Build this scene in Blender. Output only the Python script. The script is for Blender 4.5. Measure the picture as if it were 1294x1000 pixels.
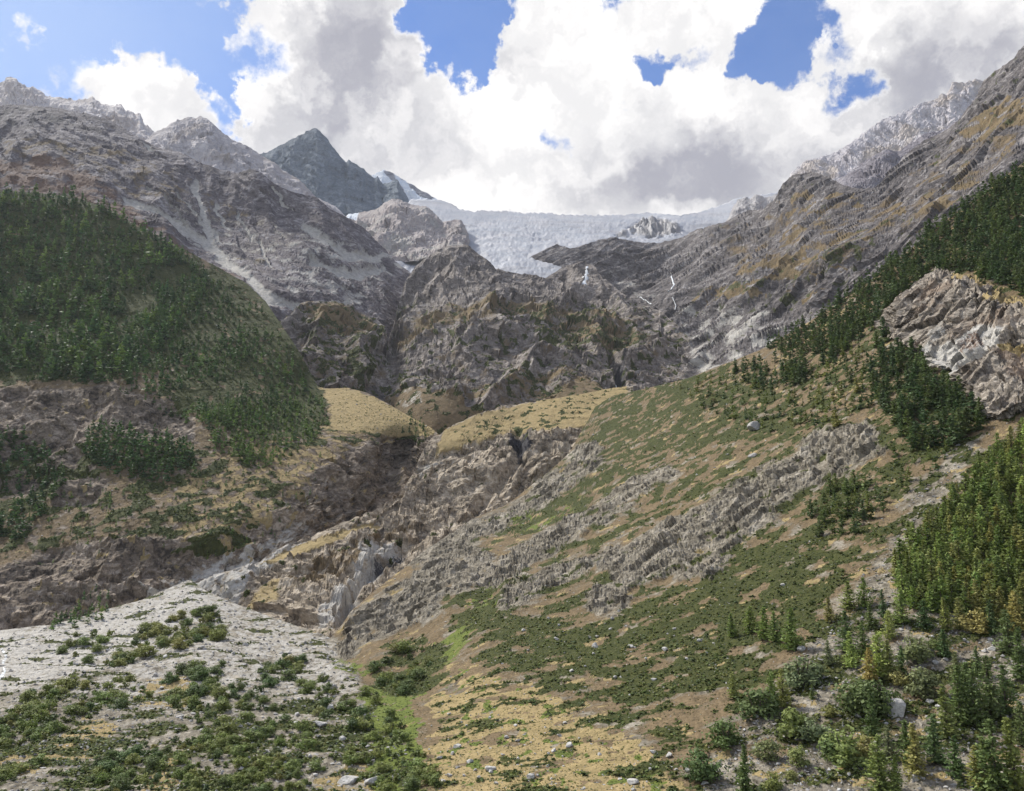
import bpy, math, random
import numpy as np

for o in list(bpy.data.objects):
    bpy.data.objects.remove(o)
SC = bpy.context.scene
COL = SC.collection
random.seed(7)
RNG = np.random.default_rng(11)

# ------------------------------------------------------------------ camera
W0, H0, F0 = 1294.0, 1000.0, 980.0
PITCH = math.atan(150.0 / 980.0)
CAM = np.array([0.0, 0.0, 100.0])
cd = bpy.data.cameras.new('camera')
cd.sensor_width = 36.0
cd.lens = 36.0 * F0 / W0
cd.clip_start = 1.0
cd.clip_end = 60000.0
cam = bpy.data.objects.new('camera', cd)
cam.location = CAM
cam.rotation_euler = (math.pi / 2 + PITCH, 0, 0)
COL.objects.link(cam)
SC.camera = cam

# ------------------------------------------------------------------ sky and sun
SUN_AZ, SUN_EL = math.radians(-48), math.radians(46)     # azimuth from +Y, negative = left
world = bpy.data.worlds.new('World')
SC.world = world
world.use_nodes = True
wt = world.node_tree
wt.nodes.clear()


def nd(tree, typ, **kw):
    n = tree.nodes.new(typ)
    for k, v in kw.items():
        setattr(n, k, v)
    return n


def lk(tree, a, b):
    tree.links.new(a, b)


class NT:
    """small helper for building math node chains"""
    def __init__(s, tree):
        s.t = tree

    def sock(s, node_in, v):
        if hasattr(v, 'is_output'):
            s.t.links.new(v, node_in)
        else:
            node_in.default_value = v

    def m(s, op, a, b=None, c=None, clamp=False):
        n = s.t.nodes.new('ShaderNodeMath')
        n.operation = op
        n.use_clamp = clamp
        s.sock(n.inputs[0], a)
        if b is not None:
            s.sock(n.inputs[1], b)
        if c is not None:
            s.sock(n.inputs[2], c)
        return n.outputs[0]

    def v(s, op, a, b=None):
        n = s.t.nodes.new('ShaderNodeVectorMath')
        n.operation = op
        s.sock(n.inputs[0], a)
        if b is not None:
            s.sock(n.inputs[1], b)
        return n.outputs['Value'] if op in ('LENGTH', 'DOT_PRODUCT', 'DISTANCE') else n.outputs['Vector']

    def ss(s, x, lo, hi, a=0.0, b=1.0):
        n = s.t.nodes.new('ShaderNodeMapRange')
        n.interpolation_type = 'SMOOTHSTEP'
        s.sock(n.inputs['Value'], x)
        n.inputs['From Min'].default_value = lo
        n.inputs['From Max'].default_value = hi
        n.inputs['To Min'].default_value = a
        n.inputs['To Max'].default_value = b
        return n.outputs['Result']

    def mix(s, f, a, b):
        n = s.t.nodes.new('ShaderNodeMix')
        n.data_type = 'RGBA'
        s.sock(n.inputs['Factor'], f)
        for i, x in ((6, a), (7, b)):
            if hasattr(x, 'is_output'):
                s.t.links.new(x, n.inputs[i])
            else:
                n.inputs[i].default_value = (*x[:3], 1.0)
        return n.outputs[2]

    def mul(s, col, f):
        n = s.t.nodes.new('ShaderNodeMix')
        n.data_type = 'RGBA'
        n.blend_type = 'MULTIPLY'
        n.inputs['Factor'].default_value = 1.0
        s.t.links.new(col, n.inputs[6])
        if hasattr(f, 'is_output'):
            s.t.links.new(f, n.inputs[7])
        else:
            n.inputs[7].default_value = (*f[:3], 1.0)
        return n.outputs[2]

    def noise(s, vec, scale, detail=4.0, rough=0.55, dist=0.0, color=False):
        n = s.t.nodes.new('ShaderNodeTexNoise')
        s.t.links.new(vec, n.inputs['Vector'])
        n.inputs['Scale'].default_value = scale
        n.inputs['Detail'].default_value = detail
        n.inputs['Roughness'].default_value = rough
        n.inputs['Distortion'].default_value = dist
        return n.outputs['Color' if color else 'Fac']


def pix_dir(x, y):
    """world direction of a photograph pixel, with y component 1"""
    cp, sp = math.cos(PITCH), math.sin(PITCH)
    u = (x - W0 / 2) / F0
    v = (H0 / 2 - y) / F0
    fy = cp - v * sp
    return u / fy, (sp + v * cp) / fy


def build_sky():
    k = NT(wt)
    out = nd(wt, 'ShaderNodeOutputWorld')
    bg = nd(wt, 'ShaderNodeBackground')
    bg.inputs['Strength'].default_value = 0.12
    sky = nd(wt, 'ShaderNodeTexSky', sky_type='NISHITA')
    sky.sun_disc = False
    sky.sun_elevation = SUN_EL
    sky.sun_rotation = SUN_AZ
    sky.altitude = 1400.0
    sky.air_density = 1.0
    sky.dust_density = 0.6
    sky.ozone_density = 1.6
    tc = nd(wt, 'ShaderNodeTexCoord')
    d = tc.outputs['Generated']
    sep = nd(wt, 'ShaderNodeSeparateXYZ')
    lk(wt, d, sep.inputs[0])
    az = k.m('ARCTAN2', sep.outputs['X'], sep.outputs['Y'])
    el = k.m('ARCSINE', sep.outputs['Z'])
    cmb = nd(wt, 'ShaderNodeCombineXYZ')
    lk(wt, az, cmb.inputs[0])
    lk(wt, el, cmb.inputs[1])
    ae = cmb.outputs[0]
    # domain warp so that cloud edges billow
    wcol = k.noise(d, 9.0, 6.0, 0.62, color=True)
    wv = k.v('MULTIPLY', k.v('SUBTRACT', wcol, (0.5, 0.5, 0.5)), (0.16, 0.12, 0.0))
    wcol2 = k.noise(d, 34.0, 5.0, 0.6, color=True)
    wv2 = k.v('MULTIPLY', k.v('SUBTRACT', wcol2, (0.5, 0.5, 0.5)), (0.075, 0.07, 0.0))
    aw = k.v('ADD', k.v('ADD', ae, wv), wv2)

    def total(items, vec=aw):
        r = None
        for px, py, rx, ry, st in items:
            dx, dz = pix_dir(px, py)
            a0 = math.atan2(dx, 1)
            e0 = math.atan2(dz, math.hypot(dx, 1))
            n = nd(wt, 'ShaderNodeVectorMath', operation='MULTIPLY_ADD')
            lk(wt, vec, n.inputs[0])
            sx, sy = F0 / rx / 1.35, F0 / ry / 1.35
            n.inputs[1].default_value = (sx, sy, 0)
            n.inputs[2].default_value = (-a0 * sx, -e0 * sy, 0)
            q = k.v('DOT_PRODUCT', n.outputs[0], n.outputs[0])
            f = k.m('SUBTRACT', 1.0, q, clamp=True)
            r = k.m('MULTIPLY', f, st) if r is None else k.m('MULTIPLY_ADD', f, st, r)
        return r
    clouds = [(165, 120, 110, 48, 1.8), (345, 60, 60, 50, 1.0), (340, 125, 70, 60, 1.0), (450, 110, 120, 110, 1.2),
              (390, 190, 130, 60, .8), (560, 215, 160, 70, 1.0), (690, 120, 140, 65, 1.2), (700, 30, 70, 42, 1.0),
              (880, 20, 95, 42, 1.0), (920, 120, 75, 50, 1.0), (770, 215, 190, 75, 1.0), (950, 200, 160, 80, 1.1),
              (1060, 140, 80, 60, .8), (1190, 80, 130, 110, 1.3), (1290, 30, 160, 120, 1.2), (1030, 60, 18, 26, 1.1),
              (450, 20, 50, 30, .6)]
    gaps = [(570, 45, 62, 55, 1.2), (610, 75, 38, 40, .8), (700, 165, 30, 17, .55), (985, 48, 50, 38, 1.05), (1085, 112, 26, 22, .6),
            (285, 125, 20, 46, .8), (140, 22, 190, 42, 1.2), (30, 60, 75, 80, 1.1), (830, 85, 34, 20, .62), (885, 62, 34, 16, .6), (1010, 95, 30, 26, .7), (1050, 60, 34, 40, .45), (960, 95, 30, 16, .5), (545, 80, 24, 20, .4)]
    general = k.noise(k.v('MULTIPLY', d, (1.0, 1.0, 1.7)), 2.6, 7.0, 0.6)
    fine = k.noise(d, 16.0, 8.0, 0.62)
    # outside the part in view the cloud cover goes on as the same broken cumulus
    inview = k.ss(k.v('LENGTH', k.v('MULTIPLY', k.v('SUBTRACT', ae, (0, 0.40, 0)), (1 / .66, 1 / .30, 0))), 0.85, 1.25, 1.0, 0.0)
    cov = k.m('MINIMUM', k.m('MULTIPLY', total(clouds), 1.25), 1.0)
    cov = k.m('SUBTRACT', cov, k.m('MINIMUM', k.m('MULTIPLY', total(gaps), 1.15), 1.2))
    gen = k.m('MULTIPLY', k.m('SUBTRACT', general, 0.44), 5.0)
    cov = k.m('ADD', k.m('MULTIPLY', cov, inview), k.m('MULTIPLY', gen, k.m('SUBTRACT', 1.0, inview)))
    mid_ = k.noise(aw, 7.0, 3.0, 0.55)
    dens = k.m('ADD', k.m('ADD', cov, k.m('MULTIPLY', k.m('SUBTRACT', mid_, 0.5), 1.3)), k.m('MULTIPLY', k.m('SUBTRACT', fine, 0.5), 2.2))
    alpha = k.ss(dens, 0.08, 0.60)
    # thick clouds have grey bases, thin edges glow white
    greys = [(445, 75, 75, 60, 1.0), (420, 160, 140, 60, .55), (540, 200, 80, 40, .25), (800, 205, 120, 42, .5), (930, 210, 110, 45, .5), (870, 250, 190, 40, .45),
             (1220, 110, 120, 60, .8), (1180, 60, 60, 40, .35), (1080, 200, 60, 30, .3), (640, 85, 40, 22, .35), (1280, 20, 60, 50, .4)]
    gl = k.m('MULTIPLY', k.m('MULTIPLY', total(greys), 1.15), inview)
    gg = k.m('MULTIPLY', k.ss(general, 0.5, 0.66), k.m('SUBTRACT', 1.0, inview))
    lump = k.noise(aw, 11.0, 5.0, 0.55)
    gfac = k.m('MULTIPLY', k.m('ADD', gl, gg), k.ss(dens, 0.35, 0.85), clamp=True)
    gfac = k.m('MULTIPLY', gfac, k.ss(lump, 0.30, 0.62, 0.45, 1.0), clamp=True)
    bright = k.mix(k.ss(lump, 0.40, 0.60), (4.7, 4.6, 4.5), (3.75, 3.7, 3.7))
    ccol = k.mix(gfac, bright, (1.75, 1.75, 1.98))
    # thin veil: pale blue towards the left, high cirrus
    veil = k.m('ADD', k.m('MULTIPLY', k.ss(az, -0.62, -0.12, 0.42, 0.0), 1.0), k.m('MULTIPLY', k.ss(general, 0.38, 0.62), 0.10))
    base = k.mul(sky.outputs[0], (0.30, 0.45, 0.66))
    base = k.mix(veil, base, (2.6, 3.2, 4.2))
    col = k.mix(alpha, base, ccol)
    lk(wt, col, bg.inputs['Color'])
    lk(wt, bg.outputs[0], out.inputs['Surface'])


build_sky()
world.cycles.sampling_method = 'MANUAL'
world.cycles.sample_map_resolution = 512

sl = bpy.data.lights.new('sun', 'SUN')
sl.energy = 3.0
sl.angle = math.radians(6)
sl.color = (1.0, 0.97, 0.91)
sun = bpy.data.objects.new('sun', sl)
sun.rotation_euler = (math.pi / 2 - SUN_EL, 0, math.pi - SUN_AZ)
COL.objects.link(sun)

SC.view_settings.view_transform = 'Standard'
SC.view_settings.look = 'None'
SC.view_settings.gamma = 1.0
SC.view_settings.use_curve_mapping = False
SC.view_settings.exposure = 1.0
SC.cycles.use_denoising = True
SC.cycles.use_adaptive_sampling = True
SC.cycles.adaptive_threshold = 0.02
SC.cycles.max_bounces = 4
SC.cycles.diffuse_bounces = 2
SC.cycles.glossy_bounces = 1
SC.cycles.transmission_bounces = 2
SC.cycles.volume_bounces = 0
SC.cycles.caustics_reflective = False
SC.cycles.caustics_refractive = False


# ------------------------------------------------------------------ noise in numpy
def _hash(ix, iy, iz, seed):
    h = (ix.astype(np.uint32) * np.uint32(0x8da6b343)) ^ (iy.astype(np.uint32) * np.uint32(0xd8163841)) ^ \
        (iz.astype(np.uint32) * np.uint32(0xcb1ab31f)) ^ np.uint32((seed * 0x9E3779B1) & 0xffffffff)
    h ^= h >> np.uint32(15)
    h *= np.uint32(0x2c1b3c6d)
    h ^= h >> np.uint32(12)
    h *= np.uint32(0x297a2d39)
    h ^= h >> np.uint32(15)
    return h


_G = RNG.normal(size=(256, 3))
_G = (_G / np.linalg.norm(_G, axis=1)[:, None]).astype(np.float32)


def perlin(P, seed=0):
    P = P.astype(np.float64)
    fl = np.floor(P)
    f = (P - fl).astype(np.float32)
    i = fl.astype(np.int64)
    u = f * f * f * (f * (f * 6 - 15) + 10)
    res = 0
    for dx in (0, 1):
        wx = u[:, 0] if dx else 1 - u[:, 0]
        for dy in (0, 1):
            wy = u[:, 1] if dy else 1 - u[:, 1]
            for dz in (0, 1):
                wz = u[:, 2] if dz else 1 - u[:, 2]
                g = _G[_hash(i[:, 0] + dx, i[:, 1] + dy, i[:, 2] + dz, seed) & np.uint32(255)]
                res = res + wx * wy * wz * (g[:, 0] * (f[:, 0] - dx) + g[:, 1] * (f[:, 1] - dy) + g[:, 2] * (f[:, 2] - dz))
    return res * 1.6


def fbm(P, oct=4, seed=0, gain=0.5, lac=2.03):
    r = 0
    a = 1.0
    s = 0
    for o in range(oct):
        r = r + a * perlin(P * lac ** o + 17.3 * o, seed + o)
        s += a
        a *= gain
    return r / s


def ridged(P, oct=5, seed=0, gain=0.55, lac=2.05):
    r = 0
    a = 1.0
    s = 0
    w = 1.0
    for o in range(oct):
        n = 1 - np.abs(perlin(P * lac ** o + 9.7 * o, seed + o)) * 1.5
        n = np.clip(n, 0, 1) ** 2 * w
        w = np.clip(n * 1.6, 0.15, 1)
        r = r + a * n
        s += a
        a *= gain
    return r / s


def cells(P, seed=0):
    i = np.floor(P).astype(np.int64)
    return (_hash(i[:, 0], i[:, 1], i[:, 2], seed) & np.uint32(0xffff)).astype(np.float32) / 65535.0


def sstep(x, a, b):
    t = np.clip((x - a) / (b - a), 0, 1)
    return t * t * (3 - 2 * t)


def facets(P, seed=0):
    """randomly tilted planar facets, one per jittered cell: broken rock faces with sharp edges"""
    P = P.astype(np.float32)
    base = np.floor(P - .5).astype(np.int64)
    best = np.full(len(P), 9e9, np.float32)
    val = np.zeros(len(P), np.float32)
    for dx in (0, 1):
        for dy in (0, 1):
            for dz in (0, 1):
                i = base + np.array([dx, dy, dz])
                h = _hash(i[:, 0], i[:, 1], i[:, 2], seed)
                c = i + .5 + (np.stack([h & np.uint32(255), (h >> np.uint32(8)) & np.uint32(255), (h >> np.uint32(16)) & np.uint32(255)], 1).astype(np.float32) / 255 - .5) * .8
                o = P - c
                d = (o * o).sum(1)
                g = _G[(h >> np.uint32(4)) & np.uint32(255)]
                v = (o * g).sum(1) * 1.1 + ((h >> np.uint32(24)).astype(np.float32) / 255 - .5) * .55
                m = d < best
                best = np.where(m, d, best)
                val = np.where(m, v, val)
    return val


def rock_relief(P, L, n=(0.25, -0.35, 0.9), seed=0, strata=0.35, blocks=0.5, grain=None, ribs=1.0, bed=1.2):
    """crag relief: ribs and gullies along the grain, bedding ledges, broken facets"""
    n = np.array(n, dtype=float)
    n /= np.linalg.norm(n)
    Pg = P
    if grain is not None:
        t = np.array(grain[:3], float)
        t /= np.linalg.norm(t)
        Pg = P - (1 - 1 / grain[3]) * (P @ t)[:, None] * t
    w = np.stack([perlin(Pg / L * 1.4, seed + 50 + j) for j in range(3)], 1)
    h = 0
    if ribs:
        h = (ridged(Pg / L + .3 * w, 4, seed, .45) - .4) * 1.5 * ribs
    # bedding: compress along the bed normal so that facets become slabs
    Pb = Pg + (P @ n)[:, None] * n * bed + w * L * .10
    h = h + blocks * (.55 * facets(Pb / (L * .26), seed + 1) + .17 * facets(Pb / (L * .10), seed + 2))
    if strata:
        tt = ((P @ n) + w[:, 0] * L * .2) / (L * .15)
        fr = tt - np.floor(tt)
        h = h + strata * (sstep(fr, .6, 1.0) - fr) * .55 * sstep(w[:, 1], -.25, .25)
    return h


# ------------------------------------------------------------------ pixel zones
def in_poly(x, y, poly):
    c = np.zeros(x.shape, bool)
    n = len(poly)
    for i in range(n):
        x0, y0 = poly[i]
        x1, y1 = poly[(i + 1) % n]
        if y0 == y1:
            continue
        cond = ((y0 > y) != (y1 > y)) & (x < (x1 - x0) * (y - y0) / (y1 - y0) + x0)
        c ^= cond
    return c


def line_dist(x, y, pts):
    d = np.full(x.shape, 1e9)
    for (x0, y0), (x1, y1) in zip(pts[:-1], pts[1:]):
        vx, vy = x1 - x0, y1 - y0
        t = np.clip(((x - x0) * vx + (y - y0) * vy) / (vx * vx + vy * vy + 1e-9), 0, 1)
        d = np.minimum(d, np.hypot(x - x0 - t * vx, y - y0 - t * vy))
    return d


def zone(x, y, poly, feather=14.0):
    """1 inside, 0 outside, smooth over the feather width"""
    d = line_dist(x, y, list(poly) + [poly[0]])
    s = np.where(in_poly(x, y, poly), d, -d)
    return sstep(s, -feather, feather)


def tps_fit(pts):
    A = np.array(pts, dtype=float)
    X = A[:, :2] / 500.0
    z = np.log(A[:, 2])
    n = len(X)
    r2 = ((X[:, None] - X[None]) ** 2).sum(2)
    K = np.sqrt(r2 + 0.004)
    M = np.zeros((n + 3, n + 3))
    M[:n, :n] = K - np.eye(n) * 0.002
    M[:n, n] = 1
    M[:n, n + 1:] = X
    M[n:, :n] = M[:n, n:].T
    sol = np.linalg.solve(M, np.concatenate([z, np.zeros(3)]))

    def ev(x, y):
        out = sol[n] + sol[n + 1] * x / 500 + sol[n + 2] * y / 500
        for i in range(n):
            out = out + sol[i] * np.sqrt((x / 500 - X[i, 0]) ** 2 + (y / 500 - X[i, 1]) ** 2 + 0.004)
        return np.exp(out)
    return ev


def unproject(x, y, d):
    cp, sp = math.cos(PITCH), math.sin(PITCH)
    u = (x - W0 / 2) / F0
    v = (H0 / 2 - y) / F0
    fy = cp - v * sp
    return np.stack([CAM[0] + u / fy * d, CAM[1] + d, CAM[2] + (sp + v * cp) / fy * d], -1)


def project(P):
    P = np.asarray(P, float) - CAM
    cp, sp = math.cos(PITCH), math.sin(PITCH)
    f = P[..., 1] * cp + P[..., 2] * sp
    up = -P[..., 1] * sp + P[..., 2] * cp
    return W0 / 2 + F0 * P[..., 0] / f, H0 / 2 - F0 * up / f


# ------------------------------------------------------------------ mesh helpers
def mesh_np(name, V, F, smooth=False, attrs=None):
    me = bpy.data.meshes.new(name)
    V = np.ascontiguousarray(V, dtype=np.float32)
    F = np.ascontiguousarray(F, dtype=np.int32)
    k = F.shape[1]
    me.vertices.add(len(V))
    me.vertices.foreach_set('co', V.ravel())
    me.loops.add(F.size)
    me.loops.foreach_set('vertex_index', F.ravel())
    me.polygons.add(len(F))
    me.polygons.foreach_set('loop_start', np.arange(0, F.size, k, dtype=np.int32))
    me.polygons.foreach_set('loop_total', np.full(len(F), k, dtype=np.int32))
    me.polygons.foreach_set('use_smooth', np.full(len(F), smooth))
    me.update(calc_edges=True)
    for an, arr in (attrs or {}).items():
        a = me.attributes.new(an, 'FLOAT_COLOR', 'POINT')
        a.data.foreach_set('color', np.ascontiguousarray(arr, dtype=np.float32).ravel())
    return me


def link(name, me, mat=None, parent=None, kind=None, label=None, cat=None, group=None):
    o = bpy.data.objects.new(name, me)
    COL.objects.link(o)
    if mat is not None and me is not None and not me.materials:
        me.materials.append(mat)
    if parent is not None:
        o.parent = parent
    if kind:
        o['kind'] = kind
    if label:
        o['label'] = label
    if cat:
        o['category'] = cat
    if group:
        o['group'] = group
    return o


# ------------------------------------------------------------------ materials
def new_mat(name):
    m = bpy.data.materials.new(name)
    m.use_nodes = True
    m.node_tree.nodes.clear()
    return m, NT(m.node_tree)


def finish(m, k, col, rough=0.9, normal=None, spec=0.15, extra=None):
    t = m.node_tree
    b = nd(t, 'ShaderNodeBsdfPrincipled')
    k.sock(b.inputs['Roughness'], rough)
    b.inputs['Specular IOR Level'].default_value = spec
    lk(t, col, b.inputs['Base Color'])
    if normal is not None:
        lk(t, normal, b.inputs['Normal'])
    o = nd(t, 'ShaderNodeOutputMaterial')
    sh = b.outputs[0]
    if extra is not None:
        mx = nd(t, 'ShaderNodeMixShader')
        mx.inputs[0].default_value = extra[0]
        lk(t, sh, mx.inputs[1])
        lk(t, extra[1], mx.inputs[2])
        sh = mx.outputs[0]
    lk(t, sh, o.inputs['Surface'])
    return m


PAL = dict(
    dry=((.385, .29, .142), (.235, .182, .085)),
    green=((.032, .040, .012), (.075, .080, .024)),  # kept dark: shade under the heath plants put into the ground colour
    pale=((.52, .49, .44), (.31, .29, .255)),
    rust=((.115, .065, .046), (.155, .10, .07)),
    dark=((.035, .033, .035), (.075, .07, .072)),
    snow=((.80, .83, .86), (.66, .71, .76)),
    lime=((.16, .185, .04), (.085, .115, .025)),
    soil=((.225, .163, .092), (.105, .078, .044)),
)


def terrain_mat(name, px, rock, strata=(0.25, -0.35, 0.9), bump=0.6, rough=0.92, stain=None, far_grass=False):
    """px = metres per pixel at the middle of the landform; rock = (dark, mid, light)"""
    m, k = new_mat(name)
    t = m.node_tree
    geo = nd(t, 'ShaderNodeNewGeometry')
    pos = geo.outputs['Position']
    A = nd(t, 'ShaderNodeAttribute', attribute_name='zone_a')
    B = nd(t, 'ShaderNodeAttribute', attribute_name='zone_b')
    sa = nd(t, 'ShaderNodeSeparateColor')
    sb = nd(t, 'ShaderNodeSeparateColor')
    lk(t, A.outputs['Color'], sa.inputs[0])
    lk(t, B.outputs['Color'], sb.inputs[0])
    # grain, stretched along the bedding
    n1 = k.noise(pos, 1 / (px * 40), 6, 0.62, 0.6)
    st = k.v('MULTIPLY', pos, (0.8, 0.8, 1.25))
    n2 = k.noise(st, 1 / (px * 9), 6, 0.68, 0.8)
    n3 = k.noise(pos, 1 / (px * 3.2), 4, 0.7)
    v = k.m('ADD', k.m('MULTIPLY', n1, 0.45), k.m('ADD', k.m('MULTIPLY', n2, 0.75), k.m('MULTIPLY', n3, 0.35)))
    lo = k.ss(v, 0.62, 0.80)
    hi = k.ss(v, 0.78, 0.93)
    col = k.mix(lo, rock[0], rock[1])
    col = k.mix(hi, col, rock[2])
    if stain is not None:
        col = k.mix(k.m('MULTIPLY', k.ss(k.noise(pos, 1 / (px * 60), 4, 0.6), 0.5, 0.65), 0.55), col, stain)
    vv = k.ss(k.m('ADD', k.m('MULTIPLY', n2, 0.5), k.m('MULTIPLY', n3, 0.5)), 0.36, 0.64)
    jit = k.m('MULTIPLY', k.m('SUBTRACT', n3, 0.5), 0.9)

    def layer(col, mask, cols, j=1.0):
        f = k.ss(k.m('ADD', mask, k.m('MULTIPLY', jit, j)), 0.34, 0.66)
        f = k.m('MULTIPLY', f, k.ss(mask, 0.02, 0.12))
        return k.mix(f, col, k.mix(vv, cols[0], cols[1]))
    col = layer(col, B.outputs['Alpha'], PAL['soil'])
    col = layer(col, sa.outputs[2], PAL['pale'])
    col = layer(col, A.outputs['Alpha'], PAL['rust'])
    col = layer(col, sb.outputs[0], PAL['dark'])
    col = layer(col, sa.outputs[0], ((.205, .145, .075), (.135, .105, .058)) if far_grass else PAL['dry'], 1.6 if far_grass else 1.0)
    col = layer(col, sb.outputs[2], PAL['lime'])
    col = layer(col, sa.outputs[1], PAL['green'])
    col = layer(col, sb.outputs[1], PAL['snow'], 0.5)
    bp = nd(t, 'ShaderNodeBump')
    bp.inputs['Strength'].default_value = bump
    bp.inputs['Distance'].default_value = px * 2.2
    lk(t, k.m('ADD', k.m('MULTIPLY', n2, 1.6), n3), bp.inputs['Height'])
    return finish(m, k, col, rough, bp.outputs[0])


def foliage_mat(name, src):
    m, k = new_mat(name)
    t = m.node_tree
    if src == 'object':
        oi = nd(t, 'ShaderNodeObjectInfo')
        c = oi.outputs['Color']
    else:
        c = nd(t, 'ShaderNodeAttribute', attribute_name='tint').outputs['Color']
    geo = nd(t, 'ShaderNodeNewGeometry')
    n = k.noise(geo.outputs['Position'], 0.9, 3, 0.6)
    f = k.ss(n, 0.3, 0.7, 0.62, 1.4)
    cc = nd(t, 'ShaderNodeCombineXYZ')
    for i in range(3):
        lk(t, f, cc.inputs[i])
    c = k.mul(c, cc.outputs[0])
    tr = nd(t, 'ShaderNodeBsdfTranslucent')
    lk(t, c, tr.inputs['Color'])
    return finish(m, k, c, 0.65, spec=0.25, extra=(0.28, tr.outputs[0]))


def simple_mat(name, c0, c1, scale, rough=0.9, bump=0.3, dist=0.2, spec=0.2):
    m, k = new_mat(name)
    t = m.node_tree
    geo = nd(t, 'ShaderNodeNewGeometry')
    n = k.noise(geo.outputs['Position'], scale, 6, 0.65)
    col = k.mix(k.ss(n, 0.3, 0.7), c0, c1)
    bp = nd(t, 'ShaderNodeBump')
    bp.inputs['Strength'].default_value = bump
    bp.inputs['Distance'].default_value = dist
    lk(t, n, bp.inputs['Height'])
    return finish(m, k, col, rough, bp.outputs[0], spec)


# ------------------------------------------------------------------ landforms
LAYERS = []


class Landform:
    def __init__(s, name, top, bottom, pts, step=1.6, relief=None, zones=None, mat=None, back=0.25, label=None, jag=0.0, dfun=None, seed=0, fade=0.4, smooth=False):
        top = np.array(top, float)
        bottom = np.array(bottom, float)
        x0, x1 = top[0, 0], top[-1, 0]
        # fine columns where the photograph looks, coarser ones beyond its sides
        cuts = [x0] + [c for c in (-40.0, 1334.0) if x0 < c < x1] + [x1]
        segs = []
        for a, b in zip(cuts[:-1], cuts[1:]):
            st = step if a >= -41 and b <= 1335 else step * 3
            segs.append(np.linspace(a, b, int((b - a) / st) + 2)[:-1])
        xs = np.concatenate(segs + [np.array([x1])])
        nx = len(xs)
        yt = np.interp(xs, top[:, 0], top[:, 1])
        if jag:
            q = np.stack([xs / 9.0, xs * 0 + seed, xs * 0], 1)
            yt = yt - jag * (ridged(q, 4, seed) - .4) * 2 - jag * .6 * (cells(q * 1.7, seed) - .5)
        yb = np.interp(xs, bottom[:, 0], bottom[:, 1])
        ny = int(np.percentile(yb - yt, 68) / step) + 2
        s_ = np.linspace(0, 1, ny)[:, None]
        X = np.repeat(xs[None], ny, 0)
        Y = yb[None] + (yt - yb)[None] * s_
        ev = dfun or tps_fit(pts)
        D = ev(X, Y)
        P = unproject(X, Y, D)
        gx = np.gradient(P, axis=1)
        gy = np.gradient(P, axis=0)
        N = np.cross(gx, gy)
        N /= np.linalg.norm(N, axis=2)[..., None] + 1e-9
        flip = (N * (CAM - P)).sum(2) < 0
        N[flip] *= -1
        px = D / F0
        fx, fy = X.ravel(), Y.ravel()
        Z = zones(fx, fy, P.reshape(-1, 3), N.reshape(-1, 3)) if zones else {}
        s.Z = {k_: v.reshape(X.shape) for k_, v in Z.items()}
        if relief:
            h = relief(fx, fy, P.reshape(-1, 3), Z).reshape(X.shape)
            h = h * (fade + (1 - fade) * sstep(Y - yt[None], 0, 16))
            P = P + N * h[..., None]
        # far side of the landform: it falls away behind its crest
        nb = 14
        backs = []
        for j in range(1, nb + 1):
            t = j / nb
            q = P[-1].copy()
            run = back * D[-1] * t ** 1.5
            q[:, 1] += run
            q[:, 0] += run * (q[:, 0] / (q[:, 1] + 1))
            q[:, 2] -= run * (0.25 + 0.75 * t) * 0.9
            q[:, 2] += 0.03 * D[-1] * t * perlin(q / (0.05 * D[-1][:, None]), 3)
            backs.append(q)
        PP = np.concatenate([P, np.array(backs)], 0)
        ny2 = PP.shape[0]
        s.zmin = PP[..., 2].min()
        idx = np.arange(ny2 * nx).reshape(ny2, nx)
        Fq = np.stack([idx[:-1, :-1], idx[:-1, 1:], idx[1:, 1:], idx[1:, :-1]], -1).reshape(-1, 4)

        def chan(*names):
            out = []
            for n_ in names:
                a = s.Z.get(n_, np.zeros(X.shape))
                a = np.concatenate([a, np.repeat(a[-1:], nb, 0)], 0)
                out.append(a.ravel())
            return np.stack(out, -1)
        me = mesh_np(name, PP.reshape(-1, 3), Fq, smooth,
                     {'zone_a': chan('dry', 'green', 'pale', 'rust'), 'zone_b': chan('dark', 'snow', 'lime', 'soil')})
        if smooth and 'rock' in s.Z:
            rk = np.concatenate([s.Z['rock'], np.zeros((nb, nx))], 0)[:-1, :-1].ravel()
            me.polygons.foreach_set('use_smooth', rk < .4)
        s.ob = link(name, me, mat, kind='structure', label=label)
        s.name, s.P, s.N, s.xs, s.yt, s.yb, s.ny, s.ev = name, P, N, xs, yt, yb, ny, ev
        hor = np.hypot(np.gradient(P[..., 1], axis=0), np.gradient(P[..., 0], axis=0))
        LAYERS.append(s)

    def at(s, x, y):
        if x < s.xs[0] or x >= s.xs[-1] - .01:
            return None
        i = int(np.searchsorted(s.xs, x, 'right')) - 1
        fx = i + (x - s.xs[i]) / (s.xs[i + 1] - s.xs[i])
        yt, yb = s.yt[i], s.yb[i]
        fy = (yb - y) / (yb - yt) * (s.ny - 1)
        if fy < 0 or fy > s.ny - 1.001:
            return None
        j = int(fy)
        a, b = fx - i, fy - j
        P = s.P
        return (P[j, i] * (1 - a) + P[j, i + 1] * a) * (1 - b) + (P[j + 1, i] * (1 - a) + P[j + 1, i + 1] * a) * b

    def zat(s, key, x, y):
        i = int(np.clip(np.searchsorted(s.xs, x) - 1, 0, len(s.xs) - 1))
        j = int(np.clip((s.yb[i] - y) / (s.yb[i] - s.yt[i]) * (s.ny - 1), 0, s.ny - 1))
        return s.Z[key][j, i] if key in s.Z else 0.0


def xz(poly, base):
    return poly


def nz(P, L, seed, oct=4, st=(1, 1, 1)):
    return fbm(P * np.array(st) / L, oct, seed)


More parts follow.
